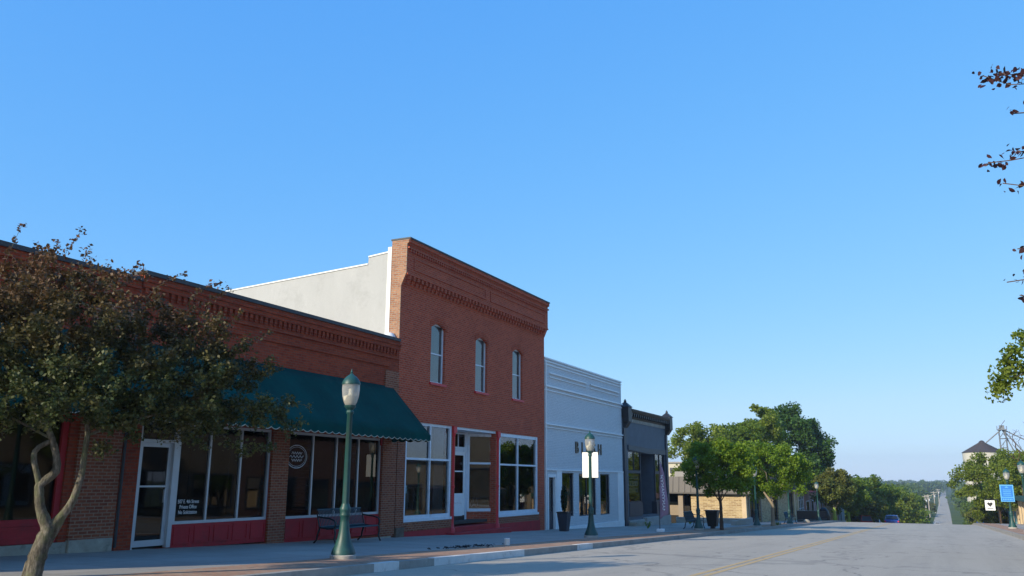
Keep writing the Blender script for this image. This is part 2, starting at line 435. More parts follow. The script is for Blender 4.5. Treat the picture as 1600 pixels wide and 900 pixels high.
class MB:
    def __init__(s, off=(0, 0, 0)):
        s.v = []; s.f = []; s.off = Vector(off); s.sm = []
    def add(s, vs, fs, smooth=False):
        n = len(s.v)
        s.v += [tuple(Vector(v) - s.off) for v in vs]
        s.f += [tuple(i + n for i in f) for f in fs]
        s.sm += [smooth] * len(fs)
        return s
    def box(s, x0, x1, y0, y1, z0, z1):
        x0, x1 = min(x0, x1), max(x0, x1); y0, y1 = min(y0, y1), max(y0, y1); z0, z1 = min(z0, z1), max(z0, z1)
        v = [(x, y, z) for x in (x0, x1) for y in (y0, y1) for z in (z0, z1)]
        return s.add(v, [(0, 1, 3, 2), (4, 6, 7, 5), (0, 4, 5, 1), (2, 3, 7, 6), (0, 2, 6, 4), (1, 5, 7, 3)])
    def hexa(s, b4, t4):
        return s.add(list(b4) + list(t4), [(3, 2, 1, 0), (4, 5, 6, 7), (0, 1, 5, 4), (1, 2, 6, 5), (2, 3, 7, 6), (3, 0, 4, 7)])
    def prism(s, poly, axis, a, b):
        """poly: 2-D points in the two other axes, extruded a..b along axis"""
        def P(q, t):
            return {0: (t, q[0], q[1]), 1: (q[0], t, q[1]), 2: (q[0], q[1], t)}[axis]
        n = len(poly)
        v = [P(q, a) for q in poly] + [P(q, b) for q in poly]
        return s.add(v, [tuple(range(n))[::-1], tuple(range(n, 2 * n))] + [(i, (i + 1) % n, n + (i + 1) % n, n + i) for i in range(n)])
    def lathe(s, prof, cx=0, cy=0, n=20, flutes=0, fa=0.0):
        v = []
        for r, z in prof:
            for k in range(n):
                a = 2 * PI * k / n
                rr = r * (1 + (fa * math.cos(flutes * a) if flutes else 0))
                v.append((cx + rr * math.cos(a), cy + rr * math.sin(a), z))
        f = [(j * n + k, j * n + (k + 1) % n, (j + 1) * n + (k + 1) % n, (j + 1) * n + k) for j in range(len(prof) - 1) for k in range(n)]
        f += [tuple(range(n))[::-1], tuple((len(prof) - 1) * n + k for k in range(n))]
        return s.add(v, f, True)
    def tube(s, pts, rad, n=6, cap=True):
        pts = [Vector(p) for p in pts]
        if not hasattr(rad, '__len__'): rad = [rad] * len(pts)
        v = []; prev = None
        for i, p in enumerate(pts):
            t = (pts[min(i + 1, len(pts) - 1)] - pts[max(i - 1, 0)])
            if t.length < 1e-9: t = Vector((0, 0, 1))
            t.normalize()
            if prev is None:
                a = Vector((0, 0, 1)) if abs(t.z) < 0.9 else Vector((1, 0, 0))
                x = t.cross(a).normalized()
            else:
                x = (prev - t * prev.dot(t))
                x = x.normalized() if x.length > 1e-6 else t.orthogonal().normalized()
            prev = x; y = t.cross(x)
            for k in range(n):
                an = 2 * PI * k / n
                v.append(p + (x * math.cos(an) + y * math.sin(an)) * rad[i])
        f = [(j * n + k, j * n + (k + 1) % n, (j + 1) * n + (k + 1) % n, (j + 1) * n + k) for j in range(len(pts) - 1) for k in range(n)]
        if cap: f += [tuple(range(n))[::-1], tuple((len(pts) - 1) * n + k for k in range(n))]
        return s.add(v, f, True)
    def build(s, name, m, parent=None, bevel=0.0, recalc=True):
        me = bpy.data.meshes.new(name)
        me.from_pydata(s.v, [], s.f)
        me.polygons.foreach_set('use_smooth', s.sm)
        if recalc:
            bm = bmesh.new(); bm.from_mesh(me)
            bmesh.ops.recalc_face_normals(bm, faces=bm.faces[:])
            bm.to_mesh(me); bm.free()
        o = lk(name, me, m, parent)
        if any(s.sm):
            try: me.set_sharp_from_angle(angle=math.radians(50))
            except Exception: pass
        if bevel:
            b = o.modifiers.new('bevel', 'BEVEL'); b.width = bevel; b.segments = 2; b.limit_method = 'ANGLE'
        return o

def text(name, body, size, m, parent, origin, udir, vdir, ext=0.01, align='CENTER', sx=1.0, off=(0, 0, 0)):
    cu = bpy.data.curves.new(name, 'FONT')
    cu.body = body; cu.size = size; cu.extrude = ext; cu.align_x = align; cu.space_line = 1.0
    tmp = bpy.data.objects.new(name, cu); C.objects.link(tmp)
    bpy.context.view_layer.update()
    dg = bpy.context.evaluated_depsgraph_get()
    me = bpy.data.meshes.new_from_object(tmp.evaluated_get(dg))
    bpy.data.objects.remove(tmp)
    u = Vector(udir).normalized() * sx; v = Vector(vdir).normalized(); w = u.cross(v).normalized()
    o3 = Vector(origin) - Vector(off)
    me.transform(Matrix(((u.x, v.x, w.x, o3.x), (u.y, v.y, w.y, o3.y), (u.z, v.z, w.z, o3.z), (0, 0, 0, 1))))
    me.materials.clear()
    return lk(name, me, m, parent)

def wall(name, m, parent, off, X, y0, y1, z0, z1, holes=(), th=0.3):
    """street-facing wall with openings; holes = (y0, y1, z0, z1)"""
    ys = sorted({y0, y1} | {h[0] for h in holes} | {h[1] for h in holes})
    zs = sorted({z0, z1} | {h[2] for h in holes} | {h[3] for h in holes})
    ys = [y for y in ys if y0 <= y <= y1]; zs = [z for z in zs if z0 <= z <= z1]
    def solid(i, j):
        if i < 0 or j < 0 or i >= len(ys) - 1 or j >= len(zs) - 1: return False
        cy = (ys[i] + ys[i + 1]) / 2; cz = (zs[j] + zs[j + 1]) / 2
        return not any(h[0] < cy < h[1] and h[2] < cz < h[3] for h in holes)
    b = MB(off)
    A, B = X, X - th
    for i in range(len(ys) - 1):
        for j in range(len(zs) - 1):
            if not solid(i, j): continue
            a, c, e, g = ys[i], ys[i + 1], zs[j], zs[j + 1]
            b.add([(A, a, e), (A, c, e), (A, c, g), (A, a, g)], [(0, 1, 2, 3)])
            b.add([(B, a, e), (B, c, e), (B, c, g), (B, a, g)], [(3, 2, 1, 0)])
            if not solid(i - 1, j): b.add([(A, a, e), (B, a, e), (B, a, g), (A, a, g)], [(0, 3, 2, 1)])
            if not solid(i + 1, j): b.add([(A, c, e), (B, c, e), (B, c, g), (A, c, g)], [(0, 1, 2, 3)])
            if not solid(i, j - 1): b.add([(A, a, e), (B, a, e), (B, c, e), (A, c, e)], [(0, 1, 2, 3)])
            if not solid(i, j + 1): b.add([(A, a, g), (B, a, g), (B, c, g), (A, c, g)], [(0, 3, 2, 1)])
    me = bpy.data.meshes.new(name)
    me.from_pydata(b.v, [], b.f)
    bm = bmesh.new(); bm.from_mesh(me)
    bmesh.ops.remove_doubles(bm, verts=bm.verts[:], dist=1e-4)
    bmesh.ops.recalc_face_normals(bm, faces=bm.faces[:])
    bm.to_mesh(me); bm.free()
    return lk(name, me, m, parent)

def window(parent, off, X, y0, y1, z0, z1, fm, fw=0.06, dep=0.08, ms=(), ts=(), glass='glass', mw=0.045, name='window', label=None, sill=None, sillm=None):
    """frame mesh with its pane as child; X = outer face of the frame"""
    b = MB(off)
    b.box(X - dep, X, y0, y0 + fw, z0, z1); b.box(X - dep, X, y1 - fw, y1, z0, z1)
    b.box(X - dep, X, y0 + fw, y1 - fw, z0, z0 + fw); b.box(X - dep, X, y0 + fw, y1 - fw, z1 - fw, z1)
    for y in ms: b.box(X - dep + 0.006, X - 0.006, y - mw / 2, y + mw / 2, z0 + fw, z1 - fw)
    for z in ts: b.box(X - dep + 0.012, X - 0.012, y0 + fw, y1 - fw, z - mw / 2, z + mw / 2)
    w = b.build(name, fm, parent)
    if label: w['label'] = label
    p = MB(off)
    xg = X - dep * 0.6
    ey = [y0 + fw * .5] + list(ms) + [y1 - fw * .5]
    for q in range(len(ey) - 1):
        t = rng.normal(0, 0.004) if z1 < 4 else 0.0
        p.add([(xg + t, ey[q], z0 + fw * .5), (xg - t, ey[q + 1], z0 + fw * .5), (xg - t, ey[q + 1], z1 - fw * .5), (xg + t, ey[q], z1 - fw * .5)], [(0, 1, 2, 3)])
    p.build('pane', M[glass], w, recalc=False)
    if sill:
        MB(off).box(X - dep, X + sill, y0 - 0.06, y1 + 0.06, z0 - 0.09, z0 - 0.003).build('sill', sillm or fm, w)
    return w

def stripe(name, m, x0, x1, y0, y1, dz, kind=None, step=4.0, th=None, xf=None):
    """a sheet that follows the street's slope"""
    n = max(1, int((y1 - y0) / step)); b = MB()
    ys = sorted(set([y0 + (y1 - y0) * i / n for i in range(n + 1)] + [q for q in (-60, 100, 112, 130, 160, 260, 330, 480, 1000, 1600) if y0 < q < y1]))
    v = []
    for y in ys:
        a, c = (x0, x1) if xf is None else xf(y)
        z = gz(y) + dz
        v += [(a, y, z), (c, y, z)]
        if th: v += [(a, y, z - th), (c, y, z - th)]
    f = []
    k = 4 if th else 2
    for i in range(len(ys) - 1):
        f.append((i * k, i * k + 1, (i + 1) * k + 1, (i + 1) * k))
        if th:
            f.append((i * k, (i + 1) * k, (i + 1) * k + 2, i * k + 2))
            f.append((i * k + 1, i * k + 3, (i + 1) * k + 3, (i + 1) * k + 1))
    if th:
        e = (len(ys) - 1) * k
        f += [(0, 2, 3, 1), (e, e + 1, e + 3, e + 2)]
    b.add(v, f)
    me = bpy.data.meshes.new(name); me.from_pydata(b.v, [], b.f)
    bm = bmesh.new(); bm.from_mesh(me); bmesh.ops.recalc_face_normals(bm, faces=bm.faces[:])
    if not th:
        for fc in bm.faces:
            if fc.normal.z < 0: fc.normal_flip()
    bm.to_mesh(me); bm.free()
    o = lk(name, me, m)
    if kind: o['kind'] = kind
    return o

# ------------------------------------------------------------------ setting
KX, RX, FX = -9.6, 3.9, -16.2          # left kerb, right kerb, facade line
def roadx(y):
    return (float(np.interp(y, [-200, 104, 130, 200, 330, 470, 1000, 1600], [KX, KX, -7.5, -4.6, -1.2, 1.1, 7.2, 15.0])),
            float(np.interp(y, [-200, 104, 130, 200, 330, 470, 1000, 1600], [RX, RX, 4.3, 4.6, 5.2, 7.0, 12.6, 20.0])))
g = MB()
xs = [-3000, -600, -200, -60, -30, -14, 0, 9, 30, 60, 200, 600, 3000]
ys = [-3000, -200, -60, 0, 50, 100, 112, 130, 160, 200, 260, 330, 400, 480, 700, 1000, 1600, 2600, 5000]
for y in ys:
    for x in xs:
        g.v.append((x, y, gz(y) - 0.03))
for j in range(len(ys) - 1):
    for i in range(len(xs) - 1):
        n = len(xs); g.f.append((j * n + i, j * n + i + 1, (j + 1) * n + i + 1, (j + 1) * n + i)); g.sm.append(False)
g.build('ground', M['grass'])['kind'] = 'structure'
stripe('road', M['road'], KX, RX, -200, 1600, 0.0, 'structure', 12, xf=roadx)
stripe('sidewalk_near', M['walk'], FX - 0.6, -11.25, -60, 116, 0.15, 'structure', 8)
stripe('paver_strip', M['paver'], -11.25, KX - 0.16, -60, 112, 0.15, 'structure', 8)
stripe('kerb', M['kerb'], KX - 0.16, KX, -60, 112, 0.154, 'structure', 8, th=0.2)
stripe('kerb_right', M['kerb'], RX, RX + 0.16, -60, 125, 0.21, 'structure', 8, th=0.3)
stripe('sidewalk_right', M['walk'], RX + 0.16, 8.6, -60, 125, 0.206, 'structure', 8)
stripe('paver_strip_right', M['paver'], RX + 0.17, RX + 1.5, -60, 125, 0.212, 'structure', 8)
for y0, y1 in ((13.9, 14.75), (16.1, 20.6), (24.3, 25.6)):
    stripe('kerb_marking', M['kerbpaint'], KX - 0.164, KX + 0.004, y0, y1, 0.159, 'structure', 1, th=0.16)
for x in (-4.42, -4.20):
    stripe('road_marking', M['yellow'], x, x + 0.12, -60, 125, 0.004, 'structure', 8)

# ------------------------------------------------------------------ trees
def grow(nodes, targets, jit=0.12, wlen=0.15, arch=0.0):
    """nodes: list [pos, parent]; attach targets outward, return nodes, tip indices"""
    P = [Vector(n[0]) for n in nodes]; par = [n[1] for n in nodes]
    L = [0.0] * len(P)
    for i in range(len(P)):
        if par[i] >= 0: L[i] = L[par[i]] + (P[i] - P[par[i]]).length
    root = P[-1] if len(P) else Vector()
    arr = np.array([tuple(p) for p in P]); ln = np.array(L)
    top = arr[len(arr) // 2:].mean(0) if len(arr) > 3 else arr[-1]
    T = sorted(targets, key=lambda t: (Vector(t) - Vector(top)).length)
    tips = []
    allow0 = max(0, len(P) // 3)
    for t in T:
        tv = np.array(t)
        d = np.linalg.norm(arr - tv, axis=1) + wlen * ln
        d[:allow0] += 100
        k = int(d.argmin())
        a = P[k]; b = Vector(t); seg = (b - a).length
        nm = 1 if seg < 0.35 else (2 if seg < 1.2 else 4)
        prev = k
        for q in range(1, nm + 1):
            f = q / (nm + 1)
            mpt = a.lerp(b, f) + Vector(rng.normal(0, 1, 3)) * jit * seg * 0.5 + Vector((0, 0, arch * seg * math.sin(PI * f)))
            P.append(mpt); par.append(prev); L.append(L[prev] + (mpt - P[prev]).length); prev = len(P) - 1
        P.append(b); par.append(prev); L.append(L[prev] + (b - P[prev]).length)
        tips.append(len(P) - 1)
        arr = np.array([tuple(p) for p in P]); ln = np.array(L)
    return P, par, tips

def wood(P, par, rtip=0.004, rmax=0.1, nmain=10, fixed=None, minr=0.0, off=(0, 0, 0), power=2.3):
    n = len(P); ch = [[] for _ in range(n)]
    for i, p in enumerate(par):
        if p >= 0: ch[p].append(i)
    r = [0.0] * n
    order = sorted(range(n), key=lambda i: -i)
    for i in order:
        r[i] = rtip if not ch[i] else sum(r[c] ** power for c in ch[i]) ** (1 / power)
    s = min(1.0, rmax / r[0]) if r[0] > 0 else 1
    R = [max(rtip * 0.7, x * (1 if x < 3 * rtip else (s + (1 - s) * 3 * rtip / x))) for x in r]
    if fixed:
        for k, v in fixed.items(): R[k] = v
    b = MB(off)
    starts = [i for i in range(n) if par[i] < 0]
    stack = list(starts)
    while stack:
        i = stack.pop()
        chain = [i] if par[i] < 0 else [par[i], i]
        cur = i
        while ch[cur]:
            nx = max(ch[cur], key=lambda c: R[c])
            for c in ch[cur]:
                if c != nx: stack.append(c)
            chain.append(nx); cur = nx
        rad = [R[k] for k in chain]
        if par[i] >= 0: rad[0] = min(rad[0], rad[1] * 1.15)
        if max(rad) < minr: continue
        pts = [P[k] for k in chain]
        if max(rad) > 0.03 and len(pts) > 2:      # smooth, slightly knobbly stems
            q = []; rr = []
            for i2 in range(len(pts) - 1):
                p0 = pts[max(i2 - 1, 0)]; p1 = pts[i2]; p2 = pts[i2 + 1]; p3 = pts[min(i2 + 2, len(pts) - 1)]
                ns = max(2, int((p2 - p1).length / 0.05)) if rad[i2] > 0.03 else 2
                ns = min(ns, 8)
                for j2 in range(ns):
                    t = j2 / ns
                    q.append(0.5 * (2 * p1 + (p2 - p0) * t + (2 * p0 - 5 * p1 + 4 * p2 - p3) * t * t + (3 * p1 - p0 - 3 * p2 + p3) * t ** 3))
                    r0 = rad[i2] + (rad[i2 + 1] - rad[i2]) * t
                    rr.append(r0 * (1 + 0.055 * rng.normal()) if r0 > 0.03 else r0)
            q.append(pts[-1]); rr.append(rad[-1])
            pts, rad = q, rr
        b.tube(pts, rad, nmain if rad[0] > 0.03 else (6 if rad[0] > 0.012 else 3), cap=False)
    return b

LEAF4 = np.array([(0, 0, 0), (0.42, 0.45, 0.06), (0, 1, -0.05), (-0.42, 0.45, 0.06)])
LEAF6 = np.array([(0, 0, 0), (0.30, 0.28, 0.08), (0.30, 0.62, 0.06), (0, 1, -0.08), (-0.30, 0.62, 0.06), (-0.30, 0.28, 0.08)])
def leaves(name, cen, size, m, parent, shape=LEAF4, up=0.5, sizevar=0.35, aspect=1.0):
    cen = np.asarray(cen, float); n = len(cen)
    nrm = rng.normal(0, 1, (n, 3)); nrm[:, 2] += up * 2
    nrm /= np.linalg.norm(nrm, axis=1)[:, None]
    t = rng.normal(0, 1, (n, 3)); t -= (t * nrm).sum(1)[:, None] * nrm
    t /= np.linalg.norm(t, axis=1)[:, None]
    bq = np.cross(nrm, t)
    s = size * (1 + sizevar * rng.uniform(-1, 1, n))
    k = len(shape)
    V = cen[:, None, :] + s[:, None, None] * (shape[None, :, 0:1] * aspect * bq[:, None, :] + (shape[None, :, 1:2] - 0.5) * t[:, None, :] + shape[None, :, 2:3] * nrm[:, None, :])
    V = V.reshape(-1, 3)
    me = bpy.data.meshes.new(name)
    me.vertices.add(n * k); me.vertices.foreach_set('co', V.ravel())
    me.loops.add(n * k); me.loops.foreach_set('vertex_index', np.arange(n * k))
    me.polygons.add(n); me.polygons.foreach_set('loop_start', np.arange(n) * k)
    me.polygons.foreach_set('loop_total', np.full(n, k))
    me.update(calc_edges=True)
    return lk(name, me, m, parent)

def blob_points(blobs, n, shell=0.5):
    vol = np.array([b[3] ** 2.6 for b in blobs]); pick = rng.choice(len(blobs), n, p=vol / vol.sum())
    d = rng.normal(0, 1, (n, 3)); d /= np.linalg.norm(d, axis=1)[:, None]
    r = rng.uniform(0, 1, n) ** shell
    B = np.array([b[:4] for b in blobs])
    return B[pick, :3] + d * (r * B[pick, 3])[:, None]

def along(P, par, tips, per, spread, back=2):
    out = []
    for t in tips:
        a = P[t]; q = par[t]; segs = []
        cur = t
        for _ in range(back):
            if par[cur] < 0: break
            segs.append((P[cur], P[par[cur]])); cur = par[cur]
        for _ in range(per):
            s = segs[int(rng.integers(len(segs)))]
            p = s[0].lerp(s[1], float(rng.uniform(0, 1)))
            out.append(tuple(p + Vector(rng.normal(0, spread, 3))))
    return out

def clumpy_tree(name, label, cat, loc, H, R, trunk_h, leafm, barkm, nclump=60, per=160, lsize=0.13, crad=0.45, trunk_r=0.1, group=None, squash=0.85, fork=4, lean=(0, 0), dens=0.45, up=0.4, low=0.0, extra=()):
    """street / yard tree: forked trunk, limbs to every leaf clump, leaf-sized faces"""
    root = thing(name, label, cat, loc, 0, group)
    cz = (trunk_h + H) / 2; hz = (H - trunk_h) / 2
    nodes = [[(0, 0, -0.1), -1], [(rng.normal(0, .03), rng.normal(0, .03), trunk_h * 0.5), 0], [(lean[0] * .3, lean[1] * .3, trunk_h * 0.8), 1]]
    for k in range(fork):
        a = 2 * PI * (k + rng.uniform(-.2, .2)) / fork
        q = (R * 0.28 * math.cos(a), R * 0.28 * math.sin(a), trunk_h * 0.95 + hz * 0.45)
        nodes.append([q, 2])
        nodes.append([(q[0] * 1.5, q[1] * 1.5, q[2] + hz * 0.5), len(nodes) - 1])
    cl = []
    tries = 0
    while len(cl) < nclump and tries < 5000:
        tries += 1
        d = rng.normal(0, 1, 3); d /= np.linalg.norm(d)
        rr = rng.uniform(0.25, 1) ** dens
        zf = d[2] * rr
        w = 1 - 0.25 * max(0, zf) ** 2 + low * max(0, -zf)
        c = np.array([d[0] * R * rr * w + lean[0], d[1] * R * rr * w + lean[1], cz + zf * hz])
        c[:3] += rng.normal(0, 0.07 * R, 3)
        if all(np.linalg.norm(c - o) > crad * 0.62 for o in cl): cl.append(c)
    cl += [np.array(e) - np.array(loc) for e in extra]
    P, par, tips = grow(nodes, [tuple(c) for c in cl], jit=0.22)
    wood(P, par, 0.010, trunk_r, 9, {0: trunk_r * 1.35, 1: trunk_r, 2: trunk_r * 0.95}, 0.012).build('trunk', barkm, root)
    pts = []
    for c in cl:
        k = int(per * rng.uniform(0.6, 1.3))
        d = rng.normal(0, 1, (k, 3)); d /= np.linalg.norm(d, axis=1)[:, None]
        rr = rng.uniform(0, 1, k) ** 0.55 * crad * rng.uniform(0.7, 1.25)
        q = c + d * rr[:, None] * np.array([1, 1, squash])
        pts.append(q)
    leaves('crown', np.vstack(pts), lsize, leafm, root, LEAF4, up)
    return root

L_green = leafmat('street_tree_leaf', (0.11, 0.20, 0.014), (0.25, 0.34, 0.03), trans=0.5)
L_yel = leafmat('yellow_green_leaf', (0.13, 0.19, 0.02), (0.26, 0.30, 0.045), trans=0.5)
L_mid = leafmat('elm_leaf', (0.095, 0.165, 0.02), (0.20, 0.27, 0.035), trans=0.5)
L_dark = leafmat('dark_maple_leaf', (0.035, 0.095, 0.018), (0.085, 0.16, 0.026), trans=0.4)
L_bronze = leafmat('bronze_leaf', (0.08, 0.125, 0.02), (0.18, 0.20, 0.035), (0.15, 0.125, 0.03), 2.5, 10, 0.4)
L_crab = leafmat('crabapple_leaf', (0.032, 0.056, 0.018), (0.125, 0.13, 0.042), (0.115, 0.055, 0.03), 2.8, 5.0, 0.25)
L_purple = leafmat('purple_leaf', (0.035, 0.012, 0.018), (0.08, 0.03, 0.03), trans=0.2)

# --- the crabapple by the kerb, nearest tree
def crabapple():
    B = Vector((-11.69, 8.44, gz(8.44) + 0.14))
    root = thing('street_tree', 'bronze leaved tree with a twisted forked trunk, nearest on the left sidewalk', 'tree', B, 0)
    raw = [(-11.69, 8.44, -0.25), (-11.67, 8.47, 0.19), (-11.63, 8.53, 0.5), (-11.62, 8.54, 0.58),   # 0-3
           (-11.69, 8.44, 0.86), (-11.72, 8.40, 1.13), (-11.72, 8.40, 1.20),                          # 4-6
           (-11.67, 8.48, 1.29), (-11.61, 8.55, 1.40), (-11.62, 8.54, 1.60), (-11.67, 8.47, 1.86), (-11.74, 8.38, 2.15),  # 7-11
           (-11.52, 8.68, 0.77), (-11.46, 8.76, 0.95), (-11.43, 8.81, 1.18), (-11.41, 8.83, 1.37), (-11.41, 8.84, 1.65), (-11.40, 8.85, 1.93), (-11.39, 8.86, 2.17)]  # 12-18
    par0 = [-1, 0, 1, 2, 3, 4, 5, 6, 7, 8, 9, 10, 3, 12, 13, 14, 15, 16, 17]
    nodes = [[Vector(p) - B, q] for p, q in zip(raw, par0)]
    loop = [Vector(p) - B for p in ((-11.72, 8.40, 1.18), (-11.745, 8.37, 1.31), (-11.765, 8.34, 1.42), (-11.785, 8.31, 1.53), (-11.79, 8.30, 1.62), (-11.785, 8.305, 1.68), (-11.76, 8.34, 1.74), (-11.72, 8.40, 1.79), (-11.68, 8.46, 1.83))]
    # main limbs above the forks
    limbs = [((11), [(-12.0, 8.3, 2.5), (-12.3, 8.2, 3.0), (-12.5, 8.1, 3.7)]), ((11), [(-11.6, 8.3, 2.5), (-11.4, 8.1, 3.1), (-11.3, 8.2, 3.9)]), ((10), [(-12.1, 8.0, 2.2), (-12.5, 7.6, 2.7), (-12.8, 7.2, 3.1)]),
             ((18), [(-11.2, 9.2, 2.5), (-10.9, 9.7, 3.0), (-10.8, 10.1, 3.6)]), ((18), [(-11.5, 9.3, 2.45), (-11.5, 10.0, 2.8), (-11.4, 10.9, 3.1)]), ((17), [(-11.0, 9.2, 2.15), (-10.6, 9.9, 2.4), (-10.3, 10.7, 2.6), (-10.1, 11.2, 2.6)])]
    for st, pts in limbs:
        k = st
        for p in pts:
            nodes.append([Vector(p) - B, k]); k = len(nodes) - 1
    blobs = [(-12.05, 7.95, 3.02, 1.16), (-12.54, 8.12, 4.0, 0.80), (-11.22, 8.07, 3.74, 0.95), (-12.28, 9.0, 2.85, 0.90), (-11.46, 9.27, 3.70, 0.89), (-10.75, 8.66, 2.75, 0.80), (-11.24, 10.26, 3.55, 0.80), (-10.4, 9.72, 2.75, 0.80), (-10.54, 10.59, 3.0, 0.75), (-10.87, 11.1, 2.45, 0.55), (-10.05, 11.1, 2.45, 0.45), (-10.4, 10.0, 3.75, 0.45), (-11.1, 7.7, 2.45, 0.65), (-12.43, 7.42, 3.16, 1.05), (-10.1, 10.79, 3.2, 0.33), (-11.62, 10.15, 2.45, 0.42), (-11.0, 9.3, 2.45, .6), (-10.5, 10.5, 2.3, .6), (-12.0, 8.6, 4.2, 0.5), (-11.1, 9.0, 2.15, .5), (-10.9, 10.0, 2.1, .5), (-12.2, 7.9, 2.25, .55), (-10.3, 11.2, 2.1, .45), (-9.75, 11.35, 2.25, .35), (-11.3, 10.6, 2.3, .5)]
    blobs = [(x - B.x, y - B.y, z - B.z, r) for x, y, z, r in blobs]
    T = blob_points(blobs, 1150, 0.5)
    P, par, tips = grow(nodes, [tuple(t) for t in T], jit=0.25, wlen=0.1)
    # upright water shoots that break the outline
    shoots = [((-12.35, 7.6, 4.1), (-12.12, 7.86, 5.07)), ((-12.0, 8.1, 4.1), (-11.98, 8.05, 4.78)), ((-11.9, 8.3, 4.2), (-11.63, 8.52, 5.12)), ((-11.9, 8.2, 4.0), (-12.21, 7.72, 4.62)), ((-11.5, 8.9, 4.0), (-11.11, 9.25, 4.66)), ((-11.1, 9.5, 4.0), (-10.72, 9.8, 4.58)), ((-10.8, 9.9, 3.9), (-10.39, 10.25, 4.5)), ((-10.7, 10.1, 3.8), (-10.28, 10.4, 4.43)),
              ((-10.2, 10.6, 3.3), (-9.85, 11.0, 3.74)), ((-9.9, 11.1, 2.5), (-9.42, 11.6, 2.50)), ((-10.0, 10.9, 2.9), (-9.75, 11.15, 3.16)), ((-9.9, 11.1, 2.3), (-9.65, 11.3, 1.95)), ((-10.3, 10.6, 2.2), (-10.2, 10.8, 1.85)), ((-12.6, 7.3, 3.9), (-12.7, 7.2, 4.6)), ((-12.0, 8.0, 4.2), (-11.85, 8.2, 4.7)), ((-10.6, 10.2, 3.6), (-10.1, 10.5, 4.05))]
    lp = along(P, par, tips, 60, 0.055, 2)
    for a, b in shoots:
        a = Vector(a) - B; b = Vector(b) - B
        arr = np.array([tuple(p) for p in P]); k = int(np.linalg.norm(arr - np.array(a), axis=1).argmin())
        prev = k; n0 = 5
        side = Vector(rng.normal(0, 0.05, 3))
        for q in range(1, n0 + 1):
            p = P[k].lerp(b, q / n0) + side * math.sin(PI * q / n0) + Vector((0, 0, 0.06 * math.sin(PI * q / n0)))
            P.append(p); par.append(prev); prev = len(P) - 1
            if q > 1:
                for _ in range(14):
                    f = rng.uniform(-0.5, 0.5)
                    lp.append(tuple(p.lerp(P[par[-1]], abs(f)) + Vector(rng.normal(0, 0.035, 3))))
    fixed = {0: 0.135, 1: 0.115, 2: 0.10, 3: 0.098, 4: 0.068, 5: 0.062, 6: 0.056, 7: 0.062, 8: 0.062, 9: 0.05, 10: 0.044, 11: 0.04, 12: 0.062, 13: 0.056, 14: 0.052, 15: 0.046, 16: 0.042, 17: 0.04, 18: 0.036}
    b = wood(P, par, 0.0032, 0.09, 14, fixed)
    b.tube(loop, [0.044, 0.041, 0.039, 0.040, 0.041, 0.039, 0.036, 0.035, 0.034], 10)
    tw = [(-11.72, 8.36, -0.25), (-11.74, 8.42, 0.1), (-11.66, 8.58, 0.35), (-11.57, 8.63, 0.58), (-11.52, 8.68, 0.77)]   # second stem twisting round the first
    b.tube([Vector(p) - B for p in tw], [0.085, 0.07, 0.062, 0.062, 0.06], 12)
    b.build('trunk', M['bark'], root)
    leaves('crown', lp, 0.060, L_crab, root, LEAF4, 0.5, 0.35, 0.85)
    return root
crabapple()

# --- the two street trees in front of the low stone building
clumpy_tree('street_tree', 'small round green street tree with a dark slim trunk beside the bin', 'tree', (-10.2, 46.6, gz(46.6) + .15), 4.75, 2.15, 1.75, L_green, M['barkdark'], 85, 230, 0.125, 0.42, 0.085, 'green street trees on the left sidewalk', fork=4)
clumpy_tree('street_tree', 'wider bright green street tree with a pale trunk before the stone building', 'tree', (-9.9, 61, gz(61) + .15), 5.5, 2.6, 1.9, L_green, M['barklight'], 100, 230, 0.15, 0.50, 0.12, 'green street trees on the left sidewalk', fork=4)
clumpy_tree('street_tree', 'rounded street tree with bronze green leaves and a yellow trunk guard', 'tree', (-10.4, 108, gz(108) + .1), 6.0, 2.5, 1.6, L_bronze, M['barklight'], 80, 160, 0.22, 0.55, 0.1, 'distant street trees on the left sidewalk')
clumpy_tree('street_tree', 'dark green street tree just past the bronze round one', 'tree', (-10.2, 124, gz(124)), 6.4, 2.6, 1.6, L_mid, M['barkdark'], 80, 150, 0.24, 0.58, 0.1, 'distant street trees on the left sidewalk')
# --- yard trees behind the stone building
clumpy_tree('yard_tree', 'tall loose yellow green tree leftmost behind the low stone building', 'tree', (-22.5, 95, -3), 11.5, 3.6, 3.2, L_yel, M['barkdark'], 70, 210, 0.26, 0.85, 0.22, 'tall trees behind the low stone building', dens=0.6)
clumpy_tree('yard_tree', 'mid green tree between the loose yellow one and the great dark one', 'tree', (-19.5, 100, -3), 11.5, 3.4, 3.0, L_mid, M['barkdark'], 70, 220, 0.26, 0.85, 0.22, 'tall trees behind the low stone building')
clumpy_tree('yard_tree', 'narrow yellow green tree rising highest beside the great dark crown', 'tree', (-17.6, 104, -3), 13.2, 2.9, 3.0, L_yel, M['barkdark'], 64, 220, 0.26, 0.85, 0.22, 'tall trees behind the low stone building')
clumpy_tree('yard_tree', 'great dark green dome shaped tree behind the low buildings', 'tree', (-18.6, 130, -5), 17.0, 6.9, 3.0, L_dark, M['barkdark'], 190, 240, 0.34, 1.15, 0.4, 'tall trees behind the low stone building', dens=0.35)
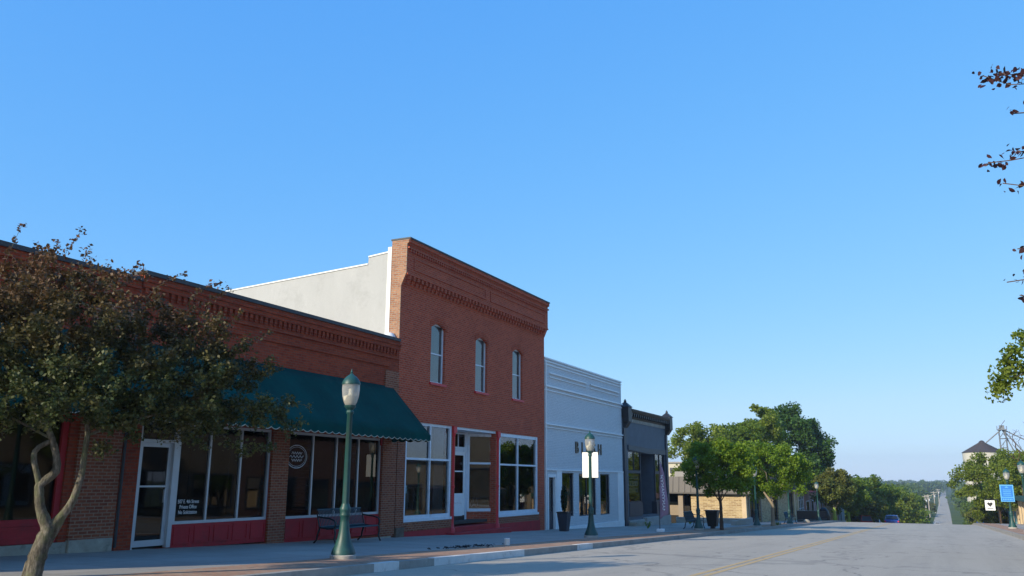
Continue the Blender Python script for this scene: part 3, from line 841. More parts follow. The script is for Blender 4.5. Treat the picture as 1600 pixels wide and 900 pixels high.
# --- right side
clumpy_tree('street_tree', 'yellow green tree reaching in from the right edge over the kerb', 'tree', (6.1, 30, gz(30) + .2), 7.1, 3.3, 2.6, L_yel, M['barkdark'], 100, 170, 0.12, 0.42, 0.1, 'street trees on the right sidewalk', extra=((2.95, 30, 5.7), (3.1, 30.1, 5.3), (2.62, 29.9, 5.25), (2.45, 30, 4.95), (2.75, 30.1, 4.85), (2.3, 30, 4.6), (2.2, 30.1, 4.28), (2.12, 29.9, 4.0), (2.6, 30, 4.45), (3.1, 30, 4.8)))
clumpy_tree('street_tree', 'broad yellow green tree in front of the grain bin at far right', 'tree', (7.6, 128, gz(128) + .2), 9.4, 5.0, 2.2, L_yel, M['barkdark'], 120, 200, 0.26, 0.80, 0.14, 'street trees on the right sidewalk', low=0.15)
clumpy_tree('street_tree', 'bushy olive tree behind the blue banner post', 'tree', (9.6, 118, gz(118) + .2), 8.6, 3.6, 1.8, L_yel, M['barkdark'], 90, 200, 0.24, 0.75, 0.14, 'street trees on the right sidewalk')

def purple_tree():
    B = Vector((5.0, 8.6, gz(8.6) + 0.2))
    root = thing('street_tree', 'purple leaved tree whose twigs reach into the sky at the right edge', 'tree', B)
    nodes = [[(0, 0, -.1), -1], [(0.02, 0.03, 1.0), 0], [(0, 0, 1.9), 1], [(-.8, .2, 2.8), 2], [(-1.6, .3, 3.6), 3], [(.6, .5, 3.0), 2], [(.9, -.6, 3.6), 2], [(-.5, -.7, 3.3), 2], [(-1.9, 0.1, 2.8), 3], [(0, 0, 4.4), 5]]
    T = blob_points([(0, 0, 3.8, 2.5), (-1.2, 0, 4.6, 1.4), (1.0, .5, 4.6, 1.6)], 420, 0.45)
    T = [t for t in T if t[0] > -2.9 and t[2] > 1.8]
    P, par, tips = grow(nodes, [tuple(t) for t in T], jit=0.22)
    lp = along(P, par, tips, 20, 0.07, 2)
    # sprays that show: (x, y, z) of tip
    for tip, w, nl in (((.81, 9, 5.25), .62, 110), ((1.06, 9, 4.84), .25, 22), ((.78, 9, 4.34), .60, 80), ((.87, 9, 4.08), .22, 22), ((.94, 9, 3.45), .22, 18), ((.84, 9, 3.14), .32, 40), ((.91, 9, 3.02), .25, 26)):
        e = Vector(tip) - B
        s = e + Vector((1.5, rng.uniform(-.2, .3), rng.uniform(-.1, .3)))
        arr = np.array([tuple(p) for p in P]); k = int(np.linalg.norm(arr - np.array(s), axis=1).argmin())
        prev = k
        for q in range(1, 8):
            f = q / 7
            p = P[k].lerp(e, f) + Vector((0, 0, -0.12 * math.sin(PI * f))) + Vector(rng.normal(0, .015, 3))
            P.append(p); par.append(prev); prev = len(P) - 1
        tipn = prev
        for _ in range(int(nl * 1.35)):
            f = rng.uniform(0, w + 0.25) / max((P[tipn] - P[k]).length, .5)
            p = e.lerp(P[k], float(f)) + Vector(rng.normal(0, .045, 3)) + Vector((0, 0, -0.02))
            lp.append(tuple(p))
    wood(P, par, 0.006, 0.11, 10, {0: .13, 1: .11, 2: .1}).build('trunk', M['barkdark'], root)
    leaves('crown', lp, 0.062, L_purple, root, LEAF6, 0.3, 0.35, 0.9)
purple_tree()

def bare_tree():
    B = Vector((6.9, 72, gz(72) + 0.2))
    root = thing('bare_tree', 'leafless twiggy tree standing before the grain elevator at right edge', 'tree', B)
    nodes = [[(0, 0, -.1), -1], [(0, 0, 1.5), 0], [(.1, 0, 3), 1], [(-.4, .2, 4), 2], [(.5, .1, 4.2), 2]]
    T = blob_points([(-.3, 0, 5.8, 1.9), (.5, .2, 6.8, 1.7)], 120, 0.4)
    P, par, tips = grow(nodes, [tuple(t) for t in T], jit=0.15, wlen=0.4)
    wood(P, par, 0.011, 0.09, 8).build('trunk', M['barkdark'], root)
bare_tree()

# --- trees beyond the crest: four built, then copied
def far_tree(kind):
    specs = [('dense dark green tree', L_dark, 11, 5.0, 70), ('mid green spreading tree', L_mid, 9, 4.6, 60), ('pale yellow green tree', L_yel, 8, 3.8, 55), ('olive green bushy tree', L_bronze, 6, 3.4, 45)]
    nm, lm, H, R, nc = specs[kind]
    return clumpy_tree('far_tree', nm, 'tree', (0, 0, 0), H, R, 1.2, lm, M['barkdark'], nc, 150, 0.42, 1.0, 0.25, 'trees beyond the crest of the road', low=0.3)
protos = {}
# x, y, kind, size, where it stands
FAR = [(-8.8, 158, 1, .95, 'behind the blue car'), (-13.5, 165, 2, 1.05, 'left of the blue car'), (-7.6, 195, 2, .9, 'right of the blue car'), (-12.5, 200, 1, 1.1, 'over the little red storefront'),
       (-6.2, 225, 1, .9, 'low beside the road left of the poles'), (-20, 205, 0, 1.05, 'behind the brick house roof'), (-29, 240, 1, 1.25, 'farthest left in the row beyond the brick house'), (-21, 262, 2, 1.45, 'tallest of the middle of the row'),
       (-15, 250, 0, 1.1, 'dark in the middle of the row'), (-10.5, 262, 1, 1.25, 'in the row above the road bend'), (-8.2, 290, 1, 1.1, 'just left of the utility poles'), (-15, 320, 0, 1.2, 'tall at the back of the row'),
       (-24, 330, 1, 1.7, 'broad at the back of the row'), (-11, 345, 2, 1.0, 'behind the utility poles'), (-36, 330, 0, 1.7, 'at the back above the grey roof'), (-6.5, 255, 3, .75, 'lowest at the road edge before the poles'),
       (-17, 180, 3, 1.2, 'olive beside the red storefront'), (-9.5, 142, 3, .85, 'bushy behind the second round tree'),
       (9.5, 150, 3, .9, 'bushy at the right road edge'), (12, 170, 1, 1.2, 'rising left of the grain bin'), (8.2, 190, 3, .8, 'low yellowish at the right road edge'), (15, 210, 0, 1.2, 'dark below the grain bin'), (24, 190, 1, 1.4, 'below the elevator tower'),
       (10.5, 240, 2, .9, 'pale at the bend on the right of the road'), (13, 300, 1, 1.1, 'far along the right road edge'), (32, 240, 0, 1.6, 'beyond the elevator tower'), (6.9, 135, 3, .62, 'small bush at the kerb before the right hand trees'), (9.6, 215, 3, .8, 'wide low at the right verge past the bend'), (12.2, 350, 2, .9, 'pale on the right verge of the far road'), (14.6, 420, 1, 1.0, 'last on the right verge of the far road'), (11.4, 275, 1, .9, 'between the bend and the pale tree on the right verge'), (17.5, 520, 1, 1.1, 'small with distance at the right of the far road'),
       (-2.6, 440, 3, 1.0, 'low between the utility poles and the far wood')]
KN = ['dark green tree', 'mid green tree', 'pale yellow green tree', 'olive bushy tree']
for x, y, k, s, w in FAR:
    if 190 <= y < 300 and x < 0: s *= 1.2
    if k not in protos:
        protos[k] = far_tree(k); o = protos[k]
    else:
        o = copy_tree(protos[k])
    o.location = (x, y, gz(y) - 0.2); o.scale = (s, s, s * rng.uniform(.92, 1.08)); o.rotation_euler = (0, 0, rng.uniform(0, 6.28))
    o['label'] = (KN[k] + ' ' + w).replace('dark green tree dark', 'dark green tree').replace('pale yellow green tree pale', 'pale yellow green tree').replace('olive bushy tree olive', 'olive bushy tree').replace('olive bushy tree bushy', 'olive bushy tree')
    o['group'] = 'trees beyond the crest of the road'

# --- the far wood: one mass on the valley and the rise beyond
def far_wood():
    pts = []
    for _ in range(1300):
        y = 330 + 1700 * rng.uniform(0, 1) ** 1.2
        x = rng.uniform(-0.42, 0.22) * y
        a, b = roadx(y)
        if y < 980 and a - 11 < x < b + 11: x = a - 11 - rng.uniform(0, 8) if x < (a + b) / 2 else b + 8 + rng.uniform(0, 8)
        R = rng.uniform(5, 9); H = rng.uniform(9, 15) * (1.0 if y < 900 else 1.15)
        k = 150
        d = rng.normal(0, 1, (k, 3)); d /= np.linalg.norm(d, axis=1)[:, None]; d[:, 2] = np.abs(d[:, 2]) * 1.0 - 0.1
        rr = rng.uniform(0.7, 1, k)
        pts.append(np.array([x, y, gz(y) + H * 0.45]) + d * rr[:, None] * np.array([R, R, H * 0.55]))
        pts.append(np.array([x, y, gz(y)]) + np.column_stack([rng.normal(0, R * .5, 40), rng.normal(0, R * .5, 40), rng.uniform(0, H * .5, 40)]))
    o = leaves('far_wood', np.vstack(pts), 2.0, leafmat('far_wood_leaf', (0.06, 0.11, 0.025), (0.12, 0.17, 0.04), trans=0.3), None, LEAF4, 0.4)
    tag(o, kind='stuff')
far_wood()

exec_buildings = True
# ------------------------------------------------------------------ building A (leftmost)
def roofbox(parent, off, y0, y1, z, depth=22, m='roof', X=FX, name='roof'):
    MB(off).box(X - depth, X - 0.31, y0 + 0.02, y1 - 0.02, z - 0.25, z).build(name, M[m], parent)

def sidewalls(parent, off, y0, y1, z0, z1, m, depth=22, X=FX):
    MB(off).box(X - depth, X - 0.302, y0, y0 + 0.25, z0, z1).box(X - depth, X - 0.302, y1 - 0.25, y1, z0, z1).box(X - depth, X - depth + .25, y0 + .25, y1 - .25, z0, z1).build('side_wall', m, parent)

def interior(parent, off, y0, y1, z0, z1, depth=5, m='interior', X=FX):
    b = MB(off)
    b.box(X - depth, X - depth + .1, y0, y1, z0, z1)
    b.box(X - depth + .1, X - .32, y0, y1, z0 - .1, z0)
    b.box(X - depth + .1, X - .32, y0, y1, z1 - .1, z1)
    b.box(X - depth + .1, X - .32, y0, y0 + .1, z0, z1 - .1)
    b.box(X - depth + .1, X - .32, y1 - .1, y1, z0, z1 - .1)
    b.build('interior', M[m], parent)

def kickpanels(parent, off, X, y0, y1, z0, z1, n, m):
    b = MB(off).box(X - 0.12, X, y0, y1, z0, z1)
    w = (y1 - y0) / n
    for k in range(n):
        a = y0 + k * w + 0.06; c = y0 + (k + 1) * w - 0.06
        lo = z0 + 0.10; hi = z1 - 0.05
        for q in ((a, c, hi - .03, hi), (a, c, lo, lo + .03)): b.box(X, X + 0.018, *q)
        for q in ((a, a + .03, lo + .03, hi - .03), (c - .03, c, lo + .03, hi - .03)): b.box(X, X + 0.018, *q)
    return b.build('kick_panel', m, parent)

def awning(parent_label, y0, y1, ztop=4.38, zfr=2.72, proj=1.57):
    loc = (FX, (y0 + y1) / 2, 2.6)
    root = thing('awning', parent_label, 'awning', loc, 0, 'green canvas awnings')
    b = MB(loc)
    n = 40; m_ = 6
    v = []
    for i in range(n + 1):
        y = y0 + (y1 - y0) * i / n
        for j in range(m_ + 1):
            f = j / m_
            sag = -0.035 * math.sin(PI * f) * (0.6 + 0.4 * math.cos(2 * PI * (y - y0) / 1.9))
            v.append((FX + 0.01 + proj * f, y, ztop + (zfr - ztop) * f + sag))
    f_ = [(i * (m_ + 1) + j, (i + 1) * (m_ + 1) + j, (i + 1) * (m_ + 1) + j + 1, i * (m_ + 1) + j + 1) for i in range(n) for j in range(m_)]
    b.add(v, f_, True)
    for y in (y0, y1):
        b.add([(FX + 0.01, y, ztop), (FX + proj + .01, y, zfr), (FX + .01, y, zfr)], [(0, 1, 2)])
    o = b.build('canopy', M['awning'], root)
    so_ = o.modifiers.new('thick', 'SOLIDIFY'); so_.thickness = 0.012
    # valance with scalloped lower edge and cream piping
    b = MB(loc); t = MB(loc)
    def val(p0, p1, nrm):
        Ls = (Vector(p1) - Vector(p0)).length; ns = max(1, int(Ls / 0.30)); w = Ls / ns; k = 8
        U = (Vector(p1) - Vector(p0)).normalized(); N = Vector(nrm)
        edge = []
        for s in range(ns):
            for q in range(k + (1 if s == ns - 1 else 0)):
                f = q / k
                edge.append((s * w + f * w, -0.15 - 0.055 * abs(math.sin(PI * f))))
        V = []
        for a, z in edge:
            V += [Vector(p0) + U * a, Vector(p0) + U * a + Vector((0, 0, z))]
        b.add(V, [(2 * i, 2 * i + 1, 2 * i + 3, 2 * i + 2) for i in range(len(edge) - 1)])
        t.tube([Vector(p0) + U * a + Vector((0, 0, z)) + N * 0.004 for a, z in edge], 0.011, 4)
    val((FX + proj + .012, y0, zfr), (FX + proj + .012, y1, zfr), (1, 0, 0))
    val((FX + .02, y1, zfr), (FX + proj, y1, zfr), (0, 1, 0))
    val((FX + .02, y0, zfr), (FX + proj, y0, zfr), (0, -1, 0))
    vo_ = b.build('valance', M['awning'], root); so_ = vo_.modifiers.new('thick', 'SOLIDIFY'); so_.thickness = 0.006
    t.build('piping', M['cream'], vo_)
    fr = MB(loc)
    for y in np.linspace(y0 + .1, y1 - .1, 5):
        fr.tube([(FX + .03, y, zfr + .02), (FX + proj - .03, y, zfr + .02)], 0.018)
    fr.tube([(FX + proj - .03, y0 + .05, zfr + .0), (FX + proj - .03, y1 - .05, zfr + .0)], 0.018)
    fr.build('frame', M['alu'], root)

A0 = (FX, 4, -0.1)
A = thing('brick_storefront', 'low red brick storefront with big red framed window, partly behind the twisted tree', 'building', A0)
wall('wall', M['brick_a'], A, A0, FX, 1.0, 13.52, -1.5, 5.60, [(1.5, 5.3, .02, 2.95), (6.2, 12.15, .02, 2.95)])
b = MB(A0); b.box(FX - .4, FX + .10, 0.98, 13.50, 5.78, 5.88); b.build('coping', M['coping'], A)
b = MB(A0); b.box(FX - .3, FX + .05, 1.0, 13.51, 5.602, 5.778)
for k in range(48): b.box(FX, FX + .07, 1.1 + k * .256, 1.1 + k * .256 + .12, 5.25, 5.42)
b.box(FX, FX + .075, 1.0, 13.51, 5.422, 5.50); b.build('cornice', M['brick_a'], A)
for (a, c) in ((1.5, 5.3), (6.2, 12.15)):
    window(A, A0, FX - .05, a, c, .36, 2.95, M['red'], .13, .1, ms=[a + (c - a) * .5], glass='glassdark')
    kickpanels(A, A0, FX - .04, a, c, 0.025, .355, 4, M['red'])
    MB(A0).box(FX - .3, FX + .06, a - .1, c + .18, gz(c) - .1, 0.015).build('stone_base', M['limestone'], A, .01)
MB(A0).box(FX - .02, FX + .055, 12.35, 13.44, gz(13) + .1, 5.1).build('pilaster', M['brick_pier'], A)
MB(A0).box(FX - .02, FX + .12, 12.33, 13.40, gz(13) + .1, gz(13) + .42).build('pilaster_base', M['limestone'], A, 0.02)
MB(A0).tube([(FX + .07, 13.50, gz(13) + .2), (FX + .07, 13.50, 5.3)], .035).build('downpipe', M['coping'], A)
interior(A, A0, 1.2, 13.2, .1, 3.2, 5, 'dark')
sidewalls(A, A0, 1.0, 13.5, -1.5, 5.2, M['brick_a']); roofbox(A, A0, 1.0, 13.5, 5.1)
Y0 = (FX, -8, .2)
Yb = thing('brick_storefront', 'very low plain brick shop left of all the others, outside the photo', 'building', Y0)
wall('wall', M['brick_pier'], Yb, Y0, FX, -15, 0.94, -1, 3.1, [(-13, -9, .7, 2.5), (-7.5, -3.5, .7, 2.5)])
for a in ((-13, -9), (-7.5, -3.5)): window(Yb, Y0, FX - .05, a[0], a[1], .7, 2.5, M['whitetrim'], .08, .08, ms=[sum(a) / 2], glass='glassdark')
MB(Y0).box(FX - 14, FX - .31, -14.9, 0.9, -1, 2.9).build('body', M['brick_pier'], Yb)
MB(Y0).box(FX - .4, FX + .08, -15.02, 0.92, 3.103, 3.2).build('coping', M['coping'], Yb)
awning('green canvas awning mostly hidden behind the twisted tree at left', 5.6, 13.3)

# ------------------------------------------------------------------ building B (green awning)
B0 = (FX, 19, -0.3)
Bb = thing('brick_storefront', 'low red brick storefront with green awning and white glazed door', 'building', B0)
zb = gz(19)
holes = [(13.98, 15.12, gz(14) + .13, 2.62), (15.12, 18.34, -0.36, 2.62), (19.05, 23.62, -0.44, 2.62)]
wall('wall', M['brick_a'], Bb, B0, FX, 13.54, 24.44, -1.8, 5.70, holes)
MB(B0).box(FX - .4, FX + .13, 13.56, 24.36, 5.96, 6.06).build('coping', M['coping'], Bb)
b = MB(B0)
b.box(FX - .3, FX + .08, 13.55, 24.42, 5.70, 5.958)
b.box(FX, FX + .115, 13.56, 24.41, 5.80, 5.87)
for k in range(56):
    y = 13.62 + k * .193
    b.box(FX, FX + .07, y, y + .10, 5.53, 5.66); b.box(FX, FX + .04, y + .01, y + .09, 5.47, 5.529)
b.box(FX, FX + .09, 13.56, 24.41, 5.662, 5.699)
b.box(FX, FX + .055, 13.56, 24.41, 5.33, 5.40)
b.box(FX, FX + .045, 13.9, 16.9, 5.03, 5.09); b.box(FX, FX + .045, 17.6, 23.9, 5.03, 5.09)
b.build('cornice', M['brick_a'], Bb)
for y in np.linspace(14.2, 23.4, 24):
    pass
# glazed door
D = MB(B0)
dz0 = gz(14.5) + .20
xd = FX - .10
D.box(xd - .06, xd, 14.04, 14.15, dz0, 2.12).box(xd - .06, xd, 14.90, 15.00, dz0, 2.12).box(xd - .06, xd, 14.15, 14.90, dz0, dz0 + .14).box(xd - .06, xd, 14.15, 14.90, 2.02, 2.12).box(xd - .058, xd - .004, 14.15, 14.90, 1.10, 1.14)
door = D.build('door', M['alu'], Bb)
MB(B0).box(xd - .03, xd - .02, 14.14, 14.91, dz0 + .13, 2.03).build('pane', M['glassdark'], door)
MB(B0).box(xd, xd + .05, 14.84, 14.87, .75, 1.05).build('handle', M['alu'], door)
fr = MB(B0).box(FX - .14, FX - .02, 13.98, 14.04, dz0 - .05, 2.615).box(FX - .14, FX - .02, 15.0, 15.12, dz0 - .05, 2.615).box(FX - .14, FX - .02, 14.04, 15.0, 2.12, 2.19).build('door_frame', M['alu'], Bb)
MB(B0).box(FX - .08, FX - .07, 14.04, 15.0, 2.19, 2.615).build('transom', M['glassdark'], fr)
w1 = window(Bb, B0, FX - .03, 15.13, 18.34, .24, 2.62, M['alu'], .07, .09, ms=[16.17, 17.25], glass='glassdark', mw=.055)
w2 = window(Bb, B0, FX - .03, 19.05, 23.62, .22, 2.62, M['alu'], .07, .09, ms=[20.18, 21.30, 22.42], glass='glassdark', mw=.055)
kp = kickpanels(Bb, B0, FX - .02, 15.12, 18.34, -0.33, .236, 5, M['red'])
kickpanels(Bb, B0, FX - .02, 19.05, 23.62, -0.42, .216, 6, M['red'])
MB(B0).box(FX - .02, FX + .05, 18.35, 19.03, -0.42, 4.2).build('pilaster', M['brick_pier'], Bb)
MB(B0).box(FX - .02, FX + .06, 23.63, 24.43, -0.50, 4.9).build('pilaster', M['brick_pier'], Bb)
MB(B0).box(FX - .02, FX + .02, 23.55, 24.0, 2.4, 2.9).build('awning_bracket', M['red'], Bb)
MB(B0).box(FX - .3, FX + .10, 15.1, 24.2, -1.2, -0.50).add([(FX + .10, 15.1, -.34), (FX + .10, 24.2, -.55), (FX - .3, 24.2, -.45), (FX - .3, 15.1, -.33), (FX + .10, 15.1, -1.2), (FX + .10, 24.2, -1.2), (FX - .3, 24.2, -1.2), (FX - .3, 15.1, -1.2)], [(0, 1, 2, 3), (0, 4, 5, 1), (1, 5, 6, 2), (3, 2, 6, 7), (0, 3, 7, 4)]).build('stone_base', M['limestone'], Bb)
interior(Bb, B0, 13.8, 24.2, 0.0, 2.9, 4.5, 'interior')
sidewalls(Bb, B0, 13.54, 24.44, -1.8, 5.4, M['brick_a']); roofbox(Bb, B0, 13.54, 24.44, 5.2)
for y in (16.6, 18.0, 20.6, 22.9):   # blinds part drawn behind the glass
    bb = MB(B0)
    for k in range(38): bb.box(FX - .75, FX - .74 + .02, y - .42, y + .42, .4 + k * .052, .435 + k * .052)
    bb.build('window_blind', M['interior'], Bb)
text('door_lettering', '507 E. 4th Street\nPrivate Office\nNo Solicitation', .125, M['white'], w1, (FX - .072, 15.62, .72), (0, 1, 0), (0, 0, 1), 0.001, sx=.78, off=B0)
# oval window sign
ov = MB(B0)
def ellipse(cy, cz, ry, rz, r):
    ov.tube([(FX - .074, cy + ry * math.cos(a), cz + rz * math.sin(a)) for a in np.linspace(0, 2 * PI, 41)], r, 4)
ellipse(19.50, 1.93, .44, .32, .012); ellipse(19.50, 1.93, .39, .27, .006)
for k in range(3):
    pts = [(FX - .074, 19.5 + .30 * t * (1 - .25 * abs(k - 1)), 1.93 + .10 * (1 - k) + .03 * math.sin(t * 14 + k)) for t in np.linspace(-1, 1, 40)]
    ov.tube(pts, .010, 4)
ov.build('window_emblem', M['whitetrim'], w2)
awning('wide green canvas awning with scalloped edge above the bench', 13.75, 24.10)

# ------------------------------------------------------------------ building C (tall brick)
C0 = (FX, 31, -0.7)
Cb = thing('brick_building', 'tall two storey orange brick building with three narrow arched windows', 'building', C0)
cw = [(26.56, 27.60, 4.80, 7.03), (30.04, 31.08, 4.80, 7.03), (33.49, 34.53, 4.80, 7.03)]
holes = cw + [(25.05, 28.25, -.06, 3.32), (28.52, 31.95, -0.95, 3.30), (32.25, 36.22, -.14, 3.25)]
wall('wall', M['brick_c'], Cb, C0, FX, 24.47, 36.98, -2.2, 8.0, holes, .35)
# stepped-out parapet
b = MB(C0)
y0, y1 = 24.47, 36.98
b.prism([(FX - .45, 8.0), (FX, 8.0), (FX + .20, 8.45), (FX + .20, 9.5), (FX + .29, 9.55), (FX + .29, 9.68), (FX - .45, 9.68)], 1, y0, y1)
n = 44
for k in range(n):          # lower corbel table
    y = y0 + .15 + k * (y1 - y0 - .3) / n
    b.box(FX + .02, FX + .225, y, y + .12, 8.24, 8.38); b.box(FX, FX + .14, y + .02, y + .10, 8.10, 8.239)
b.box(FX + .05, FX + .235, y0 + .003, y1 - .003, 8.382, 8.45)
for k in range(76):         # upper dentils
    y = y0 + .12 + k * (y1 - y0 - .24) / 76
    b.box(FX + .19, FX + .265, y, y + .085, 9.22, 9.34)
b.box(FX + .19, FX + .275, y0 + .003, y1 - .003, 9.342, 9.40)
for a, c in ((24.9, 30.5), (30.9, 36.6)):   # sunk panel frames
    b.box(FX + .19, FX + .235, a, c, 9.03, 9.09); b.box(FX + .19, FX + .235, a, c, 8.62, 8.68)
    b.box(FX + .19, FX + .235, a, a + .09, 8.682, 9.028); b.box(FX + .19, FX + .235, c - .09, c, 8.682, 9.028)
b.build('cornice', M['brick_c'], Cb)
MB(C0).box(FX - .5, FX + .32, y0 - .02, y1 + .02, 9.683, 9.74).build('coping', M['coping'], Cb)
# lit brick return at the corner
b = MB(C0); b.box(FX - .44, FX - .004, y0 - .035, y0 - .002, 6.1, 9.66)
b.prism([(FX - .004, 8.0), (FX + .20, 8.45), (FX + .20, 9.5), (FX + .27, 9.55), (FX + .27, 9.66), (FX - .004, 9.66)], 1, y0 - .035, y0 - .002)
b.build('corner_return', M['brick_buff'], Cb)
MB(C0).box(FX - .60, FX - .442, y0 - .05, y0 + .2, 6.0, 9.45).build('whitewashed_edge', M['whitewash'], Cb)
# stucco party wall stepping down to the back
b = MB(C0)
prof = [(FX - .602, 9.25), (FX - 1.45, 9.17), (FX - 1.47, 8.90), (FX - 4.6, 8.72), (FX - 8.1, 8.52), (FX - 14, 8.15), (FX - 22, 7.7), (FX - 22, -2), (FX - .602, -2)]
b.prism(prof, 1, y0 - .02, y0 + .28); b.prism(prof, 1, y1 - .30, y1 - .002)
b.box(FX - 22, FX - 21.75, y0 + .29, y1 - .31, -2, 7.6)
b.build('party_wall', M['stucco'], Cb)
b = MB(C0)
for i in range(len(prof) - 3):
    (xa, za), (xb, zb_) = prof[i], prof[i + 1]
    if abs(xa - xb) < .1: continue
    b.hexa([(xa, y0 - .05, za), (xb, y0 - .05, zb_), (xb, y0 + .30, zb_), (xa, y0 + .30, za)], [(xa, y0 - .05, za + .05), (xb, y0 - .05, zb_ + .05), (xb, y0 + .30, zb_ + .05), (xa, y0 + .30, za + .05)])
b.build('party_wall_coping', M['whitewash'], Cb)
MB(C0).box(FX - 21.7, FX - .47, y0 + .3, y1 - .32, 6.9, 7.2).build('roof', M['roof'], Cb)
MB(C0).lathe([(0.0, 6.30), (.14, 6.29), (.22, 6.18), (.24, 6.02)], FX - .35, y0 - .14, 14).build('roof_flashing', M['whitetrim'], Cb)
# upper windows with segmental heads
for a, c, e, g_ in cw:
    w = window(Cb, C0, FX - .10, a, c, e, g_, M['whitetrim'], .055, .07, ts=[5.9], glass='glassup', sill=.17, sillm=M['redbright'])
    MB(C0).box(FX - .165, FX - .16, a + .02, c - .02, e + .02, g_ - .01).build('blind', M['blind'], w)
    cy = (a + c) / 2; hw = (c - a) / 2
    # arch fillers in the opening's corners, and the soldier-course hood
    b = MB(C0); N = 12; R_ = 0.20
    def zz(t, r0): return g_ - .17 + r0 * math.cos(t * PI / 2)
    for q in range(N):
        t0 = -1 + 2 * q / N; t1 = -1 + 2 * (q + 1) / N
        za, zc = zz(t0, .17), zz(t1, .17)
        b.hexa([(FX - .09, cy + t0 * hw, za), (FX - .09, cy + t1 * hw, zc), (FX + .001, cy + t1 * hw, zc), (FX + .001, cy + t0 * hw, za)],
               [(FX - .09, cy + t0 * hw, g_), (FX - .09, cy + t1 * hw, g_), (FX + .001, cy + t1 * hw, g_), (FX + .001, cy + t0 * hw, g_)])
    for q in range(15):
        t = -1.12 + 2.24 * q / 14; t2 = t + .115
        za, zc = zz(t, .19) + .01, zz(t2, .19) + .01
        b.hexa([(FX, cy + t * hw, za), (FX, cy + t2 * hw, zc), (FX + .028, cy + t2 * hw, zc), (FX + .028, cy + t * hw, za)],
               [(FX, cy + t * hw * 1.06, za + .23), (FX, cy + t2 * hw * 1.06, zc + .23), (FX + .028, cy + t2 * hw * 1.06, zc + .23), (FX + .028, cy + t * hw * 1.06, za + .23)])
    b.box(FX, FX + .022, a - .16, a - .06, g_ + .19, g_ + .25) if False else None
    b.build('window_arch', M['brick_c'], w)
# shopfront
WT = M['whitetrim']
window(Cb, C0, FX - .02, 25.05, 28.25, -.02, 3.32, WT, .12, .12, ms=[26.75], ts=[2.02], glass='glass', mw=.07, sill=.05)
window(Cb, C0, FX - .02, 32.25, 36.22, -.10, 3.25, WT, .14, .12, ms=[34.15], ts=[1.95], glass='glass', mw=.07, sill=.05)
MB(C0).box(FX - .02, FX + .04, 25.0, 32.0, 3.30, 3.40).build('lintel', M['brick_c'], Cb)
# recessed entrance
XR = FX - .95
b = MB(C0)
b.box(XR, FX - .02, 28.52, 31.95, 3.20, 3.30); b.box(XR - .1, XR, 28.52, 29.95, -.5, 3.3); b.build('entrance_soffit', WT, Cb)
dr = MB(C0)
zd = -.28
a, c = 30.02, 31.05
dr.box(XR - .05, XR, a, a + .14, zd, 2.42).box(XR - .05, XR, c - .14, c, zd, 2.42).box(XR - .05, XR, a + .14, c - .14, zd, .78).box(XR - .05, XR, a + .14, c - .14, 2.28, 2.42)
dr.box(XR - .05, XR, (a + c) / 2 - .03, (a + c) / 2 + .03, .78, 2.28) if False else None
dr.box(XR - .045, XR - .005, a + .14, c - .14, 1.62, 1.67)
for k in range(3): dr.box(XR, XR + .015, a + .2 + k * .24, a + .32 + k * .24, .40, .46)
dr.box(XR, XR + .012, a + .2, c - .2, -.10, .25)
dor = dr.build('door', M['whitepaint'], Cb)
MB(C0).box(XR - .03, XR - .02, a + .13, c - .13, .77, 2.29).build('pane', M['glassdark'], dor)
MB(C0).box(XR - .004, XR + .008, a + .02, c - .02, zd + .0, zd + .2).build('kick_plate', M['iron'], dor)
MB(C0).tube([(XR, a + .07, .85), (XR + .06, a + .07, .85), (XR + .06, a + .07, 1.05), (XR, a + .07, 1.05)], .012).build('handle', M['iron'], dor)
MB(C0).box(XR - .08, XR + .02, 29.90, 30.02, -.4, 3.2).box(XR - .08, XR + .02, 31.05, 31.20, -.4, 3.2).box(XR - .08, XR + .01, 30.02, 31.05, 2.42, 2.56).build('door_frame', WT, Cb)
w = window(Cb, C0, XR + .01, 30.02, 31.05, 2.56, 3.19, WT, .06, .06, ms=[30.45], glass='glassdark', name='transom_window')
# splayed side lights from the door to the columns
def splay(p0, p1, z0, z1, tz, nm='window', base=True):
    U = (Vector((p1[0], p1[1], 0)) - Vector((p0[0], p0[1], 0))); L_ = U.length; U.normalize(); N_ = Vector((U.y, -U.x, 0))
    def bx(bb, a, c, e, g2, d0=-.04, d1=.04):
        q = [Vector((p0[0], p0[1], 0)) + U * s + N_ * t for s, t in ((a, d0), (c, d0), (c, d1), (a, d1))]
        bb.hexa([(v.x, v.y, e) for v in q], [(v.x, v.y, g2) for v in q])
    bb = MB(C0)
    bx(bb, 0, .1, z0, z1); bx(bb, L_ - .1, L_, z0, z1); bx(bb, .1, L_ - .1, z0, z0 + .12); bx(bb, .1, L_ - .1, z1 - .12, z1); bx(bb, .1, L_ - .1, tz - .04, tz + .04, -.03, .03)
    o = bb.build(nm, WT, Cb)
    pp = MB(C0); bx(pp, .09, L_ - .09, z0 + .1, z1 - .1, -.004, .004); pp.build('pane', M['glass'], o)
    bb = MB(C0); bx(bb, 0, L_, -.6, z0 - .003); bb.build('bulkhead', M['brick_c'], Cb)
splay((XR, 31.20), (FX - .10, 32.15), .05, 3.19, 1.98)
splay((FX - .10, 28.50), (XR, 29.90), .05, 3.19, 1.98)
